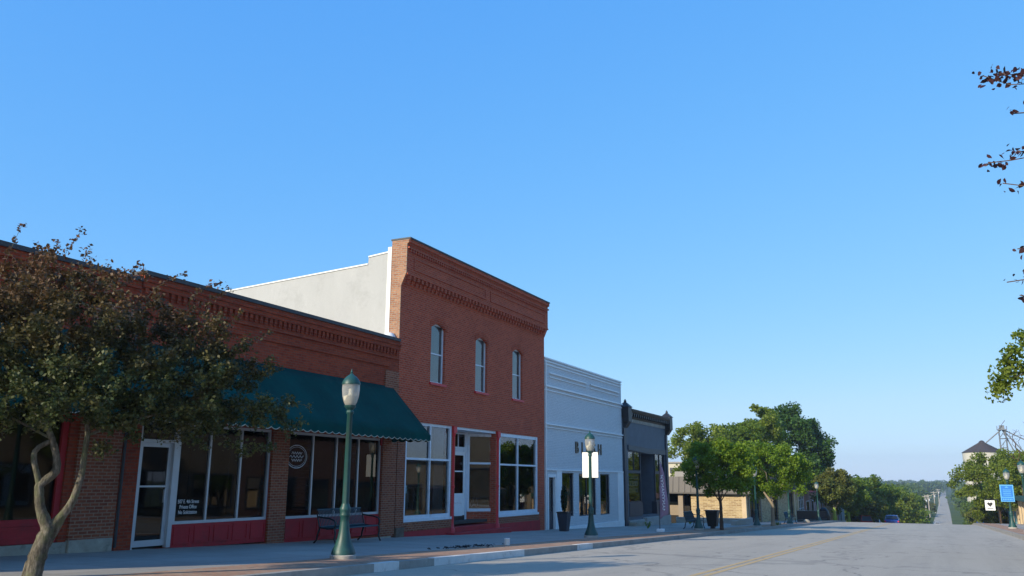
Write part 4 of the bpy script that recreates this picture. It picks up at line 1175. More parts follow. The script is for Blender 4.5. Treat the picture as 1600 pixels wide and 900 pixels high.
for y in (28.38, 32.10):
    pr = [(.13, -.75), (.13, -.45), (.10, -.42), (.085, -.2), (.075, 1.0), (.10, 1.02), (.10, 1.10), (.075, 1.12), (.065, 2.9), (.09, 2.95), (.11, 3.05), (.12, 3.29)]
    b = MB(C0); b.lathe(pr, FX - .02, y, 14); b.box(FX - .14, FX + .10, y - .13, y + .13, -.9, -.752)
    b.box(FX - .12, FX + .09, y - .115, y + .115, 3.05, 3.292)
    b.build('column', M['redbright'], Cb)
MB(C0).box(FX - .34, FX + .03, 24.95, 28.36, -1.6, -.42).build('red_base', M['red'], Cb)
MB(C0).box(FX - .34, FX + .03, 32.2, 36.4, -1.7, -.45).build('red_base', M['red'], Cb)
MB(C0).box(FX - .30, FX + .02, 24.97, 28.34, -.416, -.06).build('bulkhead', M['brick_pier'], Cb)
MB(C0).box(FX - .30, FX + .02, 32.22, 36.3, -.446, -.14).build('bulkhead', M['brick_pier'], Cb)
b = MB(C0); b.box(XR - .2, FX + .02, 28.4, 32.1, -1.5, -.42); b.box(FX + .021, FX + .38, 27.9, 32.7, -1.5, -.60); b.build('entrance_step', M['red'], Cb, .015)
MB(C0).box(FX - .02, FX + .045, 24.5, 25.0, -.75, 3.2).build('pilaster', M['brick_pier'], Cb)
MB(C0).box(FX - .02, FX + .13, 24.45, 24.95, -1.2, gz(24.5) + .45).build('corner_stone', mk('rough_dark_stone', (0.17, 0.12, 0.09), 0.95, 0.4, 5, bmp=0.8), Cb, .02)
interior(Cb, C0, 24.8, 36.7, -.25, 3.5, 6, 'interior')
# things in the windows
def garment(name, label, x, y, z, m, w=.42, h=1.0):
    loc = (x, y, z)
    o = thing(name, label, 'clothes')
    o.location = loc
    MB().lathe([(.17, 0), (.02, .03), (.015, .45)], 0, 0, 12).build('stand', M['iron'], o)
    pr = [(w * .50, .42), (w * .46, .7), (w * .30, .98), (w * .34, 1.15), (w * .38, 1.28), (w * .22, 1.37), (.05, 1.42), (.05, 1.47)]
    b = MB(); b.lathe(pr, 0, 0, 18, 9, .05)
    for s in (-1, 1): b.tube([(0, s * w * .34, 1.30), (0.02, s * w * .48, 1.1), (0.05, s * w * .5, .78)], [.07, .06, .05], 8)
    g2 = b.build('garment', m, o); 
    return o
zi = -.25
garment('dress_form', 'dark jacket on a stand in the left window of the tall brick shop', FX - .8, 27.4, zi, M['cloth1'], .6)
garment('dress_form', 'tan dress on a stand in the left window of the tall brick shop', FX - 1.1, 26.0, zi, M['cloth2'], .42)
garment('dress_form', 'green dress on a stand in the right window of the tall brick shop', FX - .8, 33.4, zi, M['cloth3'], .45)
garment('dress_form', 'tan dress on a stand in the right window of the tall brick shop', FX - .9, 35.2, zi, M['cloth2'], .45)
b = MB()
for yy, zz_, rr in ((33.0, 2.6, .24), (33.5, 1.6, .17)):
    b.tube([(FX - .35, yy + rr * math.cos(t), zz_ + rr * math.sin(t)) for t in np.linspace(0, 2 * PI, 25)], .05, 6)
tag(b.build('wreath', M['cloth3']), 'pair of green wreaths hanging in the right shop window', 'wreath')
b = MB()
b.tube([(FX - .32, 34.8 + .20 * math.cos(t), 2.85 + .14 * math.sin(t)) for t in np.linspace(.6, 2 * PI, 25)], .03, 6)
b.tube([(FX - .32, 34.75, 2.62), (FX - .32, 34.95, 3.0), (FX - .32, 35.05, 2.66)], .03, 6)
tag(b.build('window_emblem_sign', M['redbright']), 'red curly emblem hanging high in the right shop window', 'sign')
b = MB()
for k in range(3):
    b.tube([(FX - .95 + .02 * k, 31.85 + .30 * math.cos(t) * (1 - .2 * k), .33 + .07 * k + .10 * math.sin(2 * t + k)) for t in np.linspace(0, 2 * PI, 30)], .018, 6)
tag(b.build('wire_ornament', M['white']), 'white looped wire ornament low behind the glass beside the shop door', 'ornament')

# ------------------------------------------------------------------ building D (white)
D0 = (FX, 42.7, -1)
Db = thing('white_storefront', 'white painted brick storefront with bronze letters and three narrow dark windows', 'building', D0)
dh = [(37.46, 38.30, gz(37.5) + .15, 1.48), (39.16, 40.68, -.42, 1.68), (41.42, 43.92, -.47, 1.66), (44.58, 46.12, -.50, 1.66)]
X = FX - .02
wall('wall', M['brick_white'], Db, D0, X, 37.02, 48.45, -2.4, 7.04, dh)
b = MB(D0)
b.box(X - .32, X + .06, 37.0, 48.47, 7.042, 7.11)
for z, d in ((6.90, .06), (6.75, .04)): b.box(X, X + d, 37.03, 48.44, z, z + .05)
b.box(X, X + .10, 37.03, 48.44, 5.70, 5.78); b.box(X, X + .05, 37.03, 48.44, 5.52, 5.57)
for a, c in ((37.6, 42.6), (43.15, 47.9)):
    b.box(X, X + .09, a, c, 6.36, 6.43); b.box(X, X + .05, a, c, 6.18, 6.22)
b.box(X, X + .10, 37.03, 48.44, 3.90, 3.96); b.box(X, X + .05, 37.03, 48.44, 3.76, 3.80)
b.box(X, X + .06, 37.03, 48.44, 1.77, 1.84)
b.box(X, X + .035, 38.45, 39.05, -1.0, 1.768); b.box(X, X + .035, 47.5, 48.44, -1.4, 1.768)
b.box(X, X + .05, 38.9, 48.44, -1.8, -.92)
b.build('moulding', M['whitepaint'], Db)
for a, c, e, g_ in dh[1:]:
    window(Db, D0, X - .05, a, c, e, g_, M['navytrim'], .05, .08, ms=[(a + c) / 2] if c - a > 2 else [], glass='glass')
wd = MB(D0); a, c, e, g_ = dh[0]
wd.box(X - .16, X - .1, a + .04, a + .14, e, g_ - .04).box(X - .16, X - .1, c - .14, c - .04, e, g_ - .04).box(X - .16, X - .1, a + .14, c - .14, e, e + .8).box(X - .16, X - .1, a + .14, c - .14, g_ - .16, g_ - .04)
dd = wd.build('door', M['navytrim'], Db)
MB(D0).box(X - .14, X - .13, a + .13, c - .13, e + .79, g_ - .15).build('pane', M['glass'], dd)
MB(D0).tube([(X - .1, c - .1, .1), (X - .04, c - .1, .1), (X - .04, c - .1, .3), (X - .1, c - .1, .3)], .012).build('handle', M['alu'], dd)
MB(D0).box(X - .1, X + .03, a - .10, a + .03, e, g_ + .1).box(X - .1, X + .03, c - .03, c + .10, e, g_ + .1).box(X - .1, X + .03, a + .03, c - .03, g_ - .03, g_ + .1).build('door_frame', M['whitepaint'], Db)
MB(D0).tube([(X + .05, 37.10, -1), (X + .05, 37.10, 6.9)], .04).build('downpipe', M['whitepaint'], Db)
for ch, y in (('B', 41.1), ('L', 41.95), ('U', 42.75), ('S', 43.6), ('H', 44.5)):
    text('letter', ch, .84, M['bronze'], Db, (X + .035, y, 2.68), (0, 1, 0), (0, 0, 1), 0.03, sx=1.0, off=D0)
MB(D0).box(X - .3, X + .25, 37.3, 38.7, -1.6, e + .0).build('door_step', M['conc'], Db)
interior(Db, D0, 37.2, 48.2, -.8, 2.6, 5, 'dark')
sidewalls(Db, D0, 37.02, 48.45, -2.4, 6.6, M['brick_white'], X=X); roofbox(Db, D0, 37.02, 48.45, 6.3)

# ------------------------------------------------------------------ building E (navy with iron cornice)
E0 = (FX, 53.4, -1.3)
Eb = thing('navy_storefront', 'small navy storefront with black bracketed cornice and recessed entrance', 'building', E0)
ya, yb = 48.5, 58.1
wall('wall', M['navy'], Eb, E0, FX, ya, yb, -2.8, 5.0, [(49.45, 57.4, -.75, 3.12)])
b = MB(E0)
b.prism([(FX - .3, 5.002), (FX + .05, 5.002), (FX + .10, 5.15), (FX + .34, 5.34), (FX + .42, 5.46), (FX + .42, 5.54), (FX - .3, 5.54)], 1, 49.25, 57.6)
for k in range(20):
    y = 49.4 + k * .415
    b.box(FX + .05, FX + .33, y, y + .14, 5.12, 5.30)
for y in (48.9, 58.0):
    b.box(FX - .3, FX + .38, y - .34, y + .34, 4.75, 5.62)
    b.prism([(FX - .3, 4.4), (FX + .12, 4.4), (FX + .36, 4.748), (FX - .3, 4.748)], 1, y - .26, y + .26)
    b.add([(FX - .28, y - .40, 5.62), (FX + .44, y - .40, 5.62), (FX + .44, y + .40, 5.62), (FX - .28, y + .40, 5.62), (FX + .08, y, 5.98)], [(0, 1, 2, 3), (0, 1, 4), (1, 2, 4), (2, 3, 4), (3, 0, 4)])
    b.lathe([(.05, 5.85), (.09, 5.97), (.05, 6.05), (.0, 6.12)], FX + .08, y, 10)
b.build('cornice', M['black'], Eb)
b = MB(E0); b.box(FX, FX + .03, 49.25, 57.6, 4.80, 5.0)
for k in range(27): b.box(FX + .03, FX + .06, 49.35 + k * .305, 49.35 + k * .305 + .17, 4.83, 4.95)
b.build('frieze', M['corncream'], Eb)
b = MB(E0)
b.prism([(49.4, 3.12), (49.4, 3.42), (53.4, 3.34), (57.45, 3.36), (57.45, 3.05), (53.4, 3.0)], 0, FX + .0, FX + .06)
b.build('lintel', M['navytrim'], Eb)
for y in (48.75, 57.75):
    MB(E0).box(FX, FX + .09, y - .2, y + .2, -2, 4.38).build('pilaster', M['navytrim'], Eb)
NT = M['navytrim']
window(Eb, E0, FX - .03, 49.46, 52.0, 1.85, 3.10, NT, .08, .08, ms=[50.7], name='transom_window')
wl = window(Eb, E0, FX - .03, 49.46, 52.0, .02, 1.84, NT, .08, .08)
window(Eb, E0, FX - .03, 55.1, 57.39, 1.85, 3.10, NT, .08, .08, ms=[56.2], name='transom_window')
window(Eb, E0, FX - .03, 55.1, 57.39, .02, 1.84, NT, .08, .08)
MB(E0).box(FX - .3, FX + .03, 49.46, 52.05, -.76, .015).build('bulkhead', NT, Eb)
MB(E0).box(FX - .3, FX + .03, 55.05, 57.39, -.76, .015).build('bulkhead', NT, Eb)
XE = FX - 1.5
b = MB(E0); b.box(XE - .1, XE, 52.0, 55.1, 1.95, 3.1); b.box(XE, FX - .12, 51.95, 52.03, -.75, 3.1); b.box(XE, FX - .12, 55.07, 55.15, -.75, 3.1); b.box(XE, FX - .05, 52.03, 55.07, 3.0, 3.1)
b.build('entrance_lining', M['navy'], Eb)
dE = MB(E0); dE.box(XE - .05, XE, 52.05, 52.2, -.6, 1.93).box(XE - .05, XE, 53.3, 53.45, -.6, 1.93).box(XE - .05, XE, 52.2, 53.3, -.6, .15).box(XE - .05, XE, 52.2, 53.3, 1.8, 1.93)
dE = dE.build('door', NT, Eb); MB(E0).box(XE - .03, XE - .02, 52.2, 53.3, .15, 1.8).build('pane', M['glassdark'], dE)
MB(E0).tube([(XE, 53.25, .5), (XE + .06, 53.25, .5), (XE + .06, 53.25, .75), (XE, 53.25, .75)], .014).build('handle', M['alu'], dE)
MB(E0).box(XE - .04, XE + .01, 53.5, 55.05, .35, .55).build('wood_rail', M['wood'], Eb)
window(Eb, E0, XE, 53.46, 55.06, -.6, 1.94, NT, .06, .05)
b = MB(E0)
for k in range(3): b.lathe([(.03, 1.98), (.075, 2.0), (.07, 2.12), (.02, 2.16), (.012, 2.9)], FX - .7, 52.75 + .35 * k, 10)
tag(b.build('pendant_lamps', M['wood']), 'three small amber pendant lamps hanging in the navy entrance', 'lamp')
b = MB(E0); b.box(FX - .32, FX + .12, 49.2, 52.1, -2.2, -.98); b.box(FX - 1.5, FX + .25, 52.15, 57.6, -2.3, -.90); b.box(FX - 1.4, FX - .02, 52.15, 55.0, -.898, -.76)
b.build('entrance_step', M['conc'], Eb, .02)
MB(E0).box(FX + .121, FX + .6, 49.0, 51.0, -2.0, -1.05).build('corner_stone', M['limestone'], Eb, .03)
pb = MB(E0)
for z, h_ in ((1.42, .16), (.98, .30), (.60, .30)): pb.box(FX - .12, FX - .11, 49.75, 51.6, z, z + h_)
pb.build('window_poster', M['whitetrim'], wl)
tb = MB(E0)
for z, h_, n_ in ((1.46, .08, 7), (1.05, .16, 5), (.67, .14, 6)):
    for k in range(n_): tb.box(FX - .108, FX - .105, 49.9 + k * 1.6 / n_, 49.9 + k * 1.6 / n_ + .14, z, z + h_)
tb.build('poster_print', M['navytrim'], wl)
pb = MB(E0)
for i in range(2):
    for j in range(2): pb.box(FX - 1.30, FX - 1.29, 54.0 + i * .42, 54.35 + i * .42, .0 + j * .36, .28 + j * .36)
pb.build('notice', M['whitetrim'], Eb)
interior(Eb, E0, 48.7, 57.9, -.75, 3.4, 5, 'interior')
sidewalls(Eb, E0, ya, yb, -2.8, 4.8, M['navy']); roofbox(Eb, E0, ya, yb, 4.7)

# ------------------------------------------------------------------ building F (low stone with ribbed fascia)
F0 = (-13.5, 72, gz(72))
Fb = thing('stone_building', 'low tan stone building with deep brown ribbed metal fascia', 'building', F0)
FXs = -13.5
# side toward the camera (faces back along the street)
b = MB(F0); b.box(-17.95, FXs - .34, 71.0, 71.3, -4, .30); b.build('wall', M['stone'], Fb)
MB(F0).box(FXs - .33, FXs + .02, 70.93, 71.28, -4, .30).build('corner_post', M['tan'], Fb)
wall('street_wall', M['stone'], Fb, F0, FXs, 71.30, 105.5, -5, .30, [(72.0, 77.2, -2.05, .18), (83.6, 87.0, -2.4, .18), (93.2, 97.4, -2.6, .18)], .3)
for k, (a, c) in enumerate(((72.0, 77.2), (83.6, 87.0), (93.2, 97.4))):
    window(Fb, F0, FXs - .12, a, c, -2.35, .18, M['navytrim'], .12, .08, ms=[(a + c) / 2], glass='glassdark')
    MB(F0).box(FXs - .9, FXs - .89, a - .3, c + .3, -2.6, .25).build('interior', M['dark'], Fb)
for y in (71.9, 77.25): MB(F0).box(FXs - .25, FXs + .06, y, y + .4, -4, .28).build('post', M['taupe'], Fb)
for x in (-19.0, -21.5, -24.4): MB(F0).box(x, x + .4, 70.9, 71.3, -4, .28).build('porch_post', M['taupe'], Fb)
MB(F0).box(-26, -17.97, 72.6, 72.7, -3, .28).build('porch_wall', M['dark'], Fb)
window(Fb, F0, -10, 0, .1, 0, .1, M['dark']) if False else None
bw = MB(F0)
for a, c in ((-20.8, -19.2), (-23.8, -21.7)): bw.box(a, c, 72.5, 72.56, -1.5, -.4)
bw.build('porch_window', M['taupe'], Fb)
b = MB(F0)
b.box(-26.5, FXs + .45, 70.55, 71.25, .305, .42)
b.prism([(70.6, .42), (70.85, 1.68), (71.4, 1.68), (71.4, .42)], 0, -26.5, FXs + .42)
for k in range(27): b.hexa([(-26.4 + k * .5, 70.54, .43), (-26.34 + k * .5, 70.54, .43), (-26.34 + k * .5, 70.7, .43), (-26.4 + k * .5, 70.7, .43)], [(-26.4 + k * .5, 70.80, 1.66), (-26.34 + k * .5, 70.80, 1.66), (-26.34 + k * .5, 70.95, 1.66), (-26.4 + k * .5, 70.95, 1.66)])
b.box(FXs - .6, FXs + .45, 71.26, 105.8, .305, .42)
b.prism([(FXs + .42, .42), (FXs + .15, 1.68), (FXs - .4, 1.68), (FXs - .4, .42)], 1, 71.41, 105.8)
for k in range(86): b.hexa([(FXs + .40, 71.5 + k * .4, .43), (FXs + .47, 71.5 + k * .4, .43), (FXs + .47, 71.56 + k * .4, .43), (FXs + .40, 71.56 + k * .4, .43)], [(FXs + .13, 71.5 + k * .4, 1.67), (FXs + .20, 71.5 + k * .4, 1.67), (FXs + .20, 71.56 + k * .4, 1.67), (FXs + .13, 71.56 + k * .4, 1.67)])
b.build('fascia', M['fascia'], Fb)
MB(F0).box(-26.4, FXs - .41, 71.42, 105.7, 1.2, 1.5).build('roof', M['roof'], Fb)
for y in (97.6, 100.4): MB(F0).box(FXs - .3, FXs + .06, y, y + .7, -4, .28).build('post', M['tan'], Fb)
window(Fb, F0, FXs + .04, 101.2, 105.2, -3.0, .25, M['whitetrim'], .1, .06, ms=[102.6, 103.9], ts=[-.7, -1.6], glass='glassup', name='glazed_entrance')
MB(F0).box(-19.5, -17.0, 72, 76, 1.4, 2.1).build('roof_unit', M['greyplaster'], Fb)

# low concrete planter walls before it
pw = MB(); zt = gz(66)
pw.box(-17.8, -12.4, 65.6, 65.9, zt - .5, zt + .55)
pw.box(-12.39, -12.1, 59.5, 65.9, zt - .5, zt + .62)
tag(pw.build('planter_wall', M['conc'], None, .02), 'low grey concrete planter wall before the stone building', 'wall')

# ------------------------------------------------------------------ G, H and the rest of the left row
G0 = (FXs, 118, gz(118))
Gb = thing('pink_building', 'low pink brick building with a tan end wall past the stone building', 'building', G0)
MB(G0).box(FXs - 14, FXs, 106.3, 126.9, -7, -.02).build('wall', M['brick_pink'], Gb)
MB(G0).box(FXs - 14.1, FXs + .12, 106.2, 127.0, -.017, .10).build('coping', M['maroon'], Gb)
b = MB(G0); b.prism([(FXs - 2, -6), (FXs - 2, -.1), (FXs + .3, -.1), (FXs + 1.5, -2.6), (FXs + 1.6, -6)], 1, 127.05, 127.4); b.build('buttress_wall', M['tan'], Gb)
for k in range(4):
    window(Gb, G0, FXs + .04, 107.6 + k * 4.6, 110.4 + k * 4.6, -3.1, -.9, M['whitetrim'], .08, .06, glass='glassup')
H0 = (-13.2, 150, gz(150))
Hb = thing('small_storefront', 'grey storefront with a maroon bay seen under the round trees', 'building', H0)
MB(H0).box(-26, -13.2, 128.2, 152, -12, -1.6).build('wall', M['greyplaster'], Hb)
MB(H0).box(-13.19, -12.95, 134.5, 138.8, -8, -1.9).build('maroon_bay', M['maroon'], Hb)
MB(H0).box(-26.1, -13.1, 128.1, 152.1, -1.598, -1.3).build('roof', M['brownroof'], Hb)
for y in (129.2, 131.9, 140.0, 144.5): window(Hb, H0, -13.14, y, y + 2.0, -5.0, -2.6, M['whitetrim'], .1, .06, glass='glassdark')
I0 = (-22, 172, gz(172))
Ib = thing('brick_house', 'brown brick house with grey roof showing above the bronze round tree', 'building', I0)
MB(I0).box(-31, -21.5, 168, 178, -9, 2.0).build('wall', M['opp_red'], Ib)
MB(I0).add([(-31.4, 167.6, 2.0), (-21.1, 167.6, 2.0), (-21.1, 178.4, 2.0), (-31.4, 178.4, 2.0), (-28.5, 173, 3.4), (-24.0, 173, 3.4)], [(0, 1, 5, 4), (1, 2, 5), (2, 3, 4, 5), (3, 0, 4), (3, 2, 1, 0)]).build('roof', M['greyplaster'], Ib)
b = MB(I0)
for x in (-29.5, -26.8, -24.0): b.box(x, x + 1.1, 167.93, 167.99, -.4, 1.2)
b.build('window', M['navytrim'], Ib)
J0 = (-31, 112, -3)
Jb = thing('pale_building', 'pale cream building corner rising behind the stone building', 'building', J0)
MB(J0).box(-44, -28.9, 110, 124, -5, 3.6).build('wall', M['palecream'], Jb)
MB(J0).box(-30.4, -29.6, 109.92, 109.98, 2.3, 3.0).build('window', M['navytrim'], Jb)
MB(J0).box(-44.2, -28.7, 109.8, 124.2, 3.602, 3.75).build('roof', M['greyplaster'], Jb)
K0 = (-15, 185, gz(185))
Kb = thing('red_storefront', 'tiny red fronted shop at the road crest beside the blue car', 'building', K0)
MB(K0).box(-18, -11.6, 182, 188, -12, -4.6).build('wall', M['greyplaster'], Kb)
MB(K0).box(-14.6, -11.7, 181.85, 181.98, -9, -5.0).build('red_front', M['redbright'], Kb)
MB(K0).box(-18.2, -11.4, 181.7, 188.2, -4.598, -4.35).build('roof', M['brownroof'], Kb)

# ------------------------------------------------------------------ right side of the street
def opp(label, y0, y1, h, m, x=8.8, nm='brick_storefront', cols=None):
    o0 = (x, (y0 + y1) / 2, gz(y0)); o = thing(nm, label, 'building', o0)
    zt = gz(y0) + h
    b = MB(o0)
    b.box(x + .001, x + 14, y0, y1 - .02, gz(y1) - 1, zt); b.build('wall', M[m], o)
    MB(o0).box(x - .15, x + 14.1, y0 - .02, y1, zt + .002, zt + .2).build('coping', M['coping'], o)
    n = max(1, int((y1 - y0) / 4.2)); w = (y1 - y0) / n
    for k in range(n):
        a = y0 + k * w + .5; c = y0 + (k + 1) * w - .5; zs = gz(c) + .2
        window(o, o0, x - .02, a, c, zs + .5, zs + 2.7, M['navytrim'], .1, .05, ms=[(a + c) / 2], glass='glassup')
        if h > 6: window(o, o0, x - .02, a + .8, c - .8, zs + 4.2, zs + 5.9, M['navytrim'], .08, .05, glass='glassup')
    return o
opp('tan brick storefront across the street at the right, out past the kerb', 20, 44, 5.2, 'opp_tan')
opp('red brick front across the street', 44.2, 60, 5.8, 'opp_red')
opp('tan single storey brick front across the street before the banner posts', 60.2, 90, 4.6, 'opp_tan', 9.4)
# building with green awning and tan columns at far right
R0 = (8.9, 104, gz(104)); Rb = thing('awning_storefront', 'tan columned storefront under a green strip awning at the right edge', 'building', R0)
MB(R0).box(9.3, 22, 91, 120, -6, .9).build('wall', M['opp_tan'], Rb)
MB(R0).box(8.2, 9.29, 91, 119.8, -.55, -.10).build('awning', M['green'], Rb)
for k in range(9):
    MB(R0).box(8.8, 9.28, 91.5 + k * 3.4, 92.6 + k * 3.4, -6, -.56).build('column', M['tan'], Rb)
MB(R0).box(9.2, 22.1, 90.9, 120.1, .902, 1.05).build('coping', M['coping'], Rb)
S0 = (8.9, 130, gz(130)); Sb = thing('brown_storefront', 'low brown roofed shop with teal doors beyond the green awning', 'building', S0)
MB(S0).box(8.9, 20, 120.6, 146, -9, -1.6).build('wall', M['tan'], Sb)
MB(S0).add([(7.9, 120.3, -1.6), (20, 120.3, -1.6), (20, 146.3, -1.6), (7.9, 146.3, -1.6), (10.4, 121.5, .1), (20, 121.5, .1), (20, 145, .1), (10.4, 145, .1)], [(0, 1, 5, 4), (1, 2, 6, 5), (2, 3, 7, 6), (3, 0, 4, 7), (4, 5, 6, 7), (3, 2, 1, 0)]).build('roof', M['opp_red'], Sb)
for k in range(5): MB(S0).box(8.82, 8.89, 121.5 + k * 4.8, 123.9 + k * 4.8, -6, -2.1).build('door', M['tealglass'], Sb)

# grain bin and elevator
N0 = (17.6, 350, gz(350)); Nb = thing('grain_bin', 'round pale steel grain bin with dark conical roof above the right trees', 'silo', N0)
b = MB(N0); b.lathe([(6.6, gz(350)), (6.6, 11.9)], 17.6, 350, 40); b.build('wall', M['binwall'], Nb)
MB(N0).lathe([(6.9, 11.8), (5.6, 12.6), (1.1, 15.3), (.8, 15.8), (.3, 16.1)], 17.6, 350, 40).build('roof', M['brownroof'], Nb)
V0 = (24.4, 350, gz(350)); Vb = thing('grain_elevator_leg', 'steel lattice elevator leg with slanting spouts beside the grain bin', 'tower', V0)
b = MB(V0)
cx, cy, zt = 24.4, 350, 19.6
for sx_ in (-1, 1):
    for sy in (-1, 1): b.tube([(cx + sx_ * 1.3, cy + sy * 1.3, gz(350)), (cx + sx_ * 1.0, cy + sy * 1.0, zt)], .17, 4)
for k in range(11):
    z = gz(350) + 3.2 * k + 1
    for s in (-1, 1):
        b.tube([(cx - 1.2, cy + s * 1.2, z), (cx + 1.2, cy + s * 1.2, z)], .11, 4); b.tube([(cx - 1.2, cy + s * 1.2, z), (cx + 1.2, cy + s * 1.2, z + 3.2)], .09, 4)
b.build('tower_frame', M['steel'], Vb)
b = MB(V0); b.box(cx - 1.5, cx + 1.5, cy - 1.4, cy + 1.4, zt, zt + .25); b.box(cx - .8, cx + .8, cy - .7, cy + .7, zt + .25, zt + 1.7)
for s in (-1, 1): b.tube([(cx + s * 1.5, cy - 1.4, zt + .25), (cx + s * 1.5, cy - 1.4, zt + 1.4), (cx + s * 1.5, cy + 1.4, zt + 1.4), (cx + s * 1.5, cy + 1.4, zt + .25)], .06, 4)
b.build('head_platform', M['steel'], Vb)
for e in ((18.2, 350, 14.6), (31.0, 350, 11), (28.0, 350, 10.5), (39, 350, 11.5)):
    MB(V0).tube([(cx, cy, zt + .4), e], .24, 6).build('spout', M['steel'], Vb)
T0 = (10.2, 1500, gz(1500)); 
tw_ = MB(T0).box(13.0, 20.0, 1495, 1503, gz(1500), 12.0).box(14, 17, 1496, 1500, 12.0, 17)
tag(tw_.build('distant_elevator', M['binwall']), 'tiny pale tower on the far skyline above the road', 'tower')

# ------------------------------------------------------------------ street furniture
def lamp_post():
    o = thing('street_lamp', '', 'lamp post', (0, 0, 0), 0, 'green acorn street lamps along the sidewalks')
    MB().lathe([(.27, 0), (.27, .07), (.25, .085)], n=24).build('base_plate', M['conc'], o)
    MB().lathe([(.245, .085), (.24, .13), (.222, .18), (.175, .28), (.135, .40), (.108, .54), (.092, .72), (.088, .82), (.105, .84), (.11, .87), (.095, .90), (.112, .95), (.112, 1.0), (.09, 1.04), (.078, 1.09)], n=32, flutes=16, fa=.02).build('post_base', M['green'], o)
    MB().lathe([(.070, 1.09), (.054, 2.92), (.075, 2.94), (.078, 2.98), (.06, 3.01), (.09, 3.05), (.115, 3.07), (.12, 3.11)], n=32, flutes=8, fa=.05).build('shaft', M['green'], o)
    gl = MB().lathe([(.105, 3.11), (.14, 3.18), (.172, 3.30), (.186, 3.44), (.184, 3.55)], n=28).build('globe', M['globe'], o)
    MB().lathe([(.09, 3.12), (.135, 3.17), (.155, 3.25), (.15, 3.30), (.05, 3.34), (.045, 3.46)], n=20).build('diffuser', M['diffuser'], gl)
    cp = MB().lathe([(.198, 3.55), (.196, 3.575), (.178, 3.63), (.145, 3.68), (.10, 3.725), (.05, 3.76), (.022, 3.79)], n=28).build('cap', M['green'], o)
    MB().lathe([(.018, 3.79), (.03, 3.815), (.016, 3.84), (.005, 3.89)], n=12).build('finial', M['green'], cp)
    return o
lp0 = lamp_post()
LAMPS = [(-10.95, 14.74, .15, 1.00, 'green acorn street lamp before the bench, nearest of the row'), (-11.36, 30.17, .15, 1.0, 'green street lamp carrying two white banners before the white storefront'),
         (-11.09, 45.27, .15, 1.0, 'dark green street lamp beside the bin and small bench'), (-10.27, 57.25, .15, 1.0, 'green street lamp between the two green street trees'),
         (-9.85, 68.5, .15, 1.0, 'green street lamp just past the pale trunked tree'), (-10.2, 90, .15, 1.0, 'green street lamp before the pink building'),
         (4.95, 72, .21, 1.1, 'green street lamp carrying a blue banner on the right sidewalk'), (5.0, 60.5, .21, 1.1, 'green street lamp at the right edge nearer than the blue banner')]
lamps = []
for i, (x, y, dz, s, lab) in enumerate(LAMPS):
    o = lp0 if i == 0 else copy_tree(lp0)
    o.location = (x, y, gz(y) + dz); o['label'] = lab; o.scale = (s, s, s); o.rotation_euler = (0, 0, i * .7)
    lamps.append(o)
# white banners on the second lamp
z0 = gz(30.17) + .15
bl = (-11.36, 30.17, z0 + 2.4)
bn = thing('banner_pair', 'pair of plain white banners on arms of the lamp by the white storefront', 'banner', bl)
U = Vector((1, 0, 0))
arm = MB(bl); 
for z in (1.48, 2.42):
    for s in (-1, 1): arm.tube([Vector((bl[0], bl[1], z0 + z + .65)) + U * .05 * s, Vector((bl[0], bl[1], z0 + z + .65)) + U * .33 * s], .011)
arm.build('arm', M['iron'], bn)
for s in (-1, 1):
    b = MB(bl); nn = 8
    for q in range(nn):
        pass
    V = []
    for q in range(nn + 1):
        zq = z0 + 2.14 + .92 * q / nn
        wv = .02 * math.sin(q * .9)
        for e in (.05, .31):
            p = Vector((bl[0], bl[1], 0)) + U * (s * e) + Vector((U.y, -U.x, 0)) * (wv * (e))
            V.append((p.x, p.y, zq))
    b.add(V, [(2 * q, 2 * q + 1, 2 * q + 3, 2 * q + 2) for q in range(nn)])
    o = b.build('banner_cloth', M['white'], bn); sm = o.modifiers.new('t', 'SOLIDIFY'); sm.thickness = .004
# blue banner on the right lamp
z0 = gz(72) + .21
bl = (4.95, 72, z0 + 2)
bn = thing('blue_banner', 'blue banner with pale border and lettering on the right hand lamp', 'banner', bl)
y = 71.9
MB(bl).box(4.42, 5.28, y, y + .02, z0 + 1.86, z0 + 3.05).build('cloth', M['sky_blue'], bn)
MB(bl).box(4.49, 5.21, y - .006, y - .002, z0 + 2.20, z0 + 2.98).box(4.49, 5.21, y - .006, y - .002, z0 + 1.91, z0 + 2.14).build('panel', M['blue'], bn)
b = MB(bl)
for k in range(4): b.box(4.60, 5.10, y - .012, y - .008, z0 + 2.30 + k * .12, z0 + 2.34 + k * .12)
b.prism([(4.72, z0 + 2.84), (4.98, z0 + 2.84), (4.85, z0 + 2.94)], 1, y - .012, y - .008)
for k in range(6): b.box(4.55 + k * .105, 4.62 + k * .105, y - .012, y - .008, z0 + 1.97, z0 + 2.07)
b.build('lettering', M['sky_blue'], bn)
MB(bl).tube([(4.95, y + .05, z0 + 3.04), (4.42, y + .03, z0 + 3.04)], .012).tube([(4.95, y + .05, z0 + 1.76), (4.42, y + .03, z0 + 1.76)], .012).build('arm', M['iron'], bn)

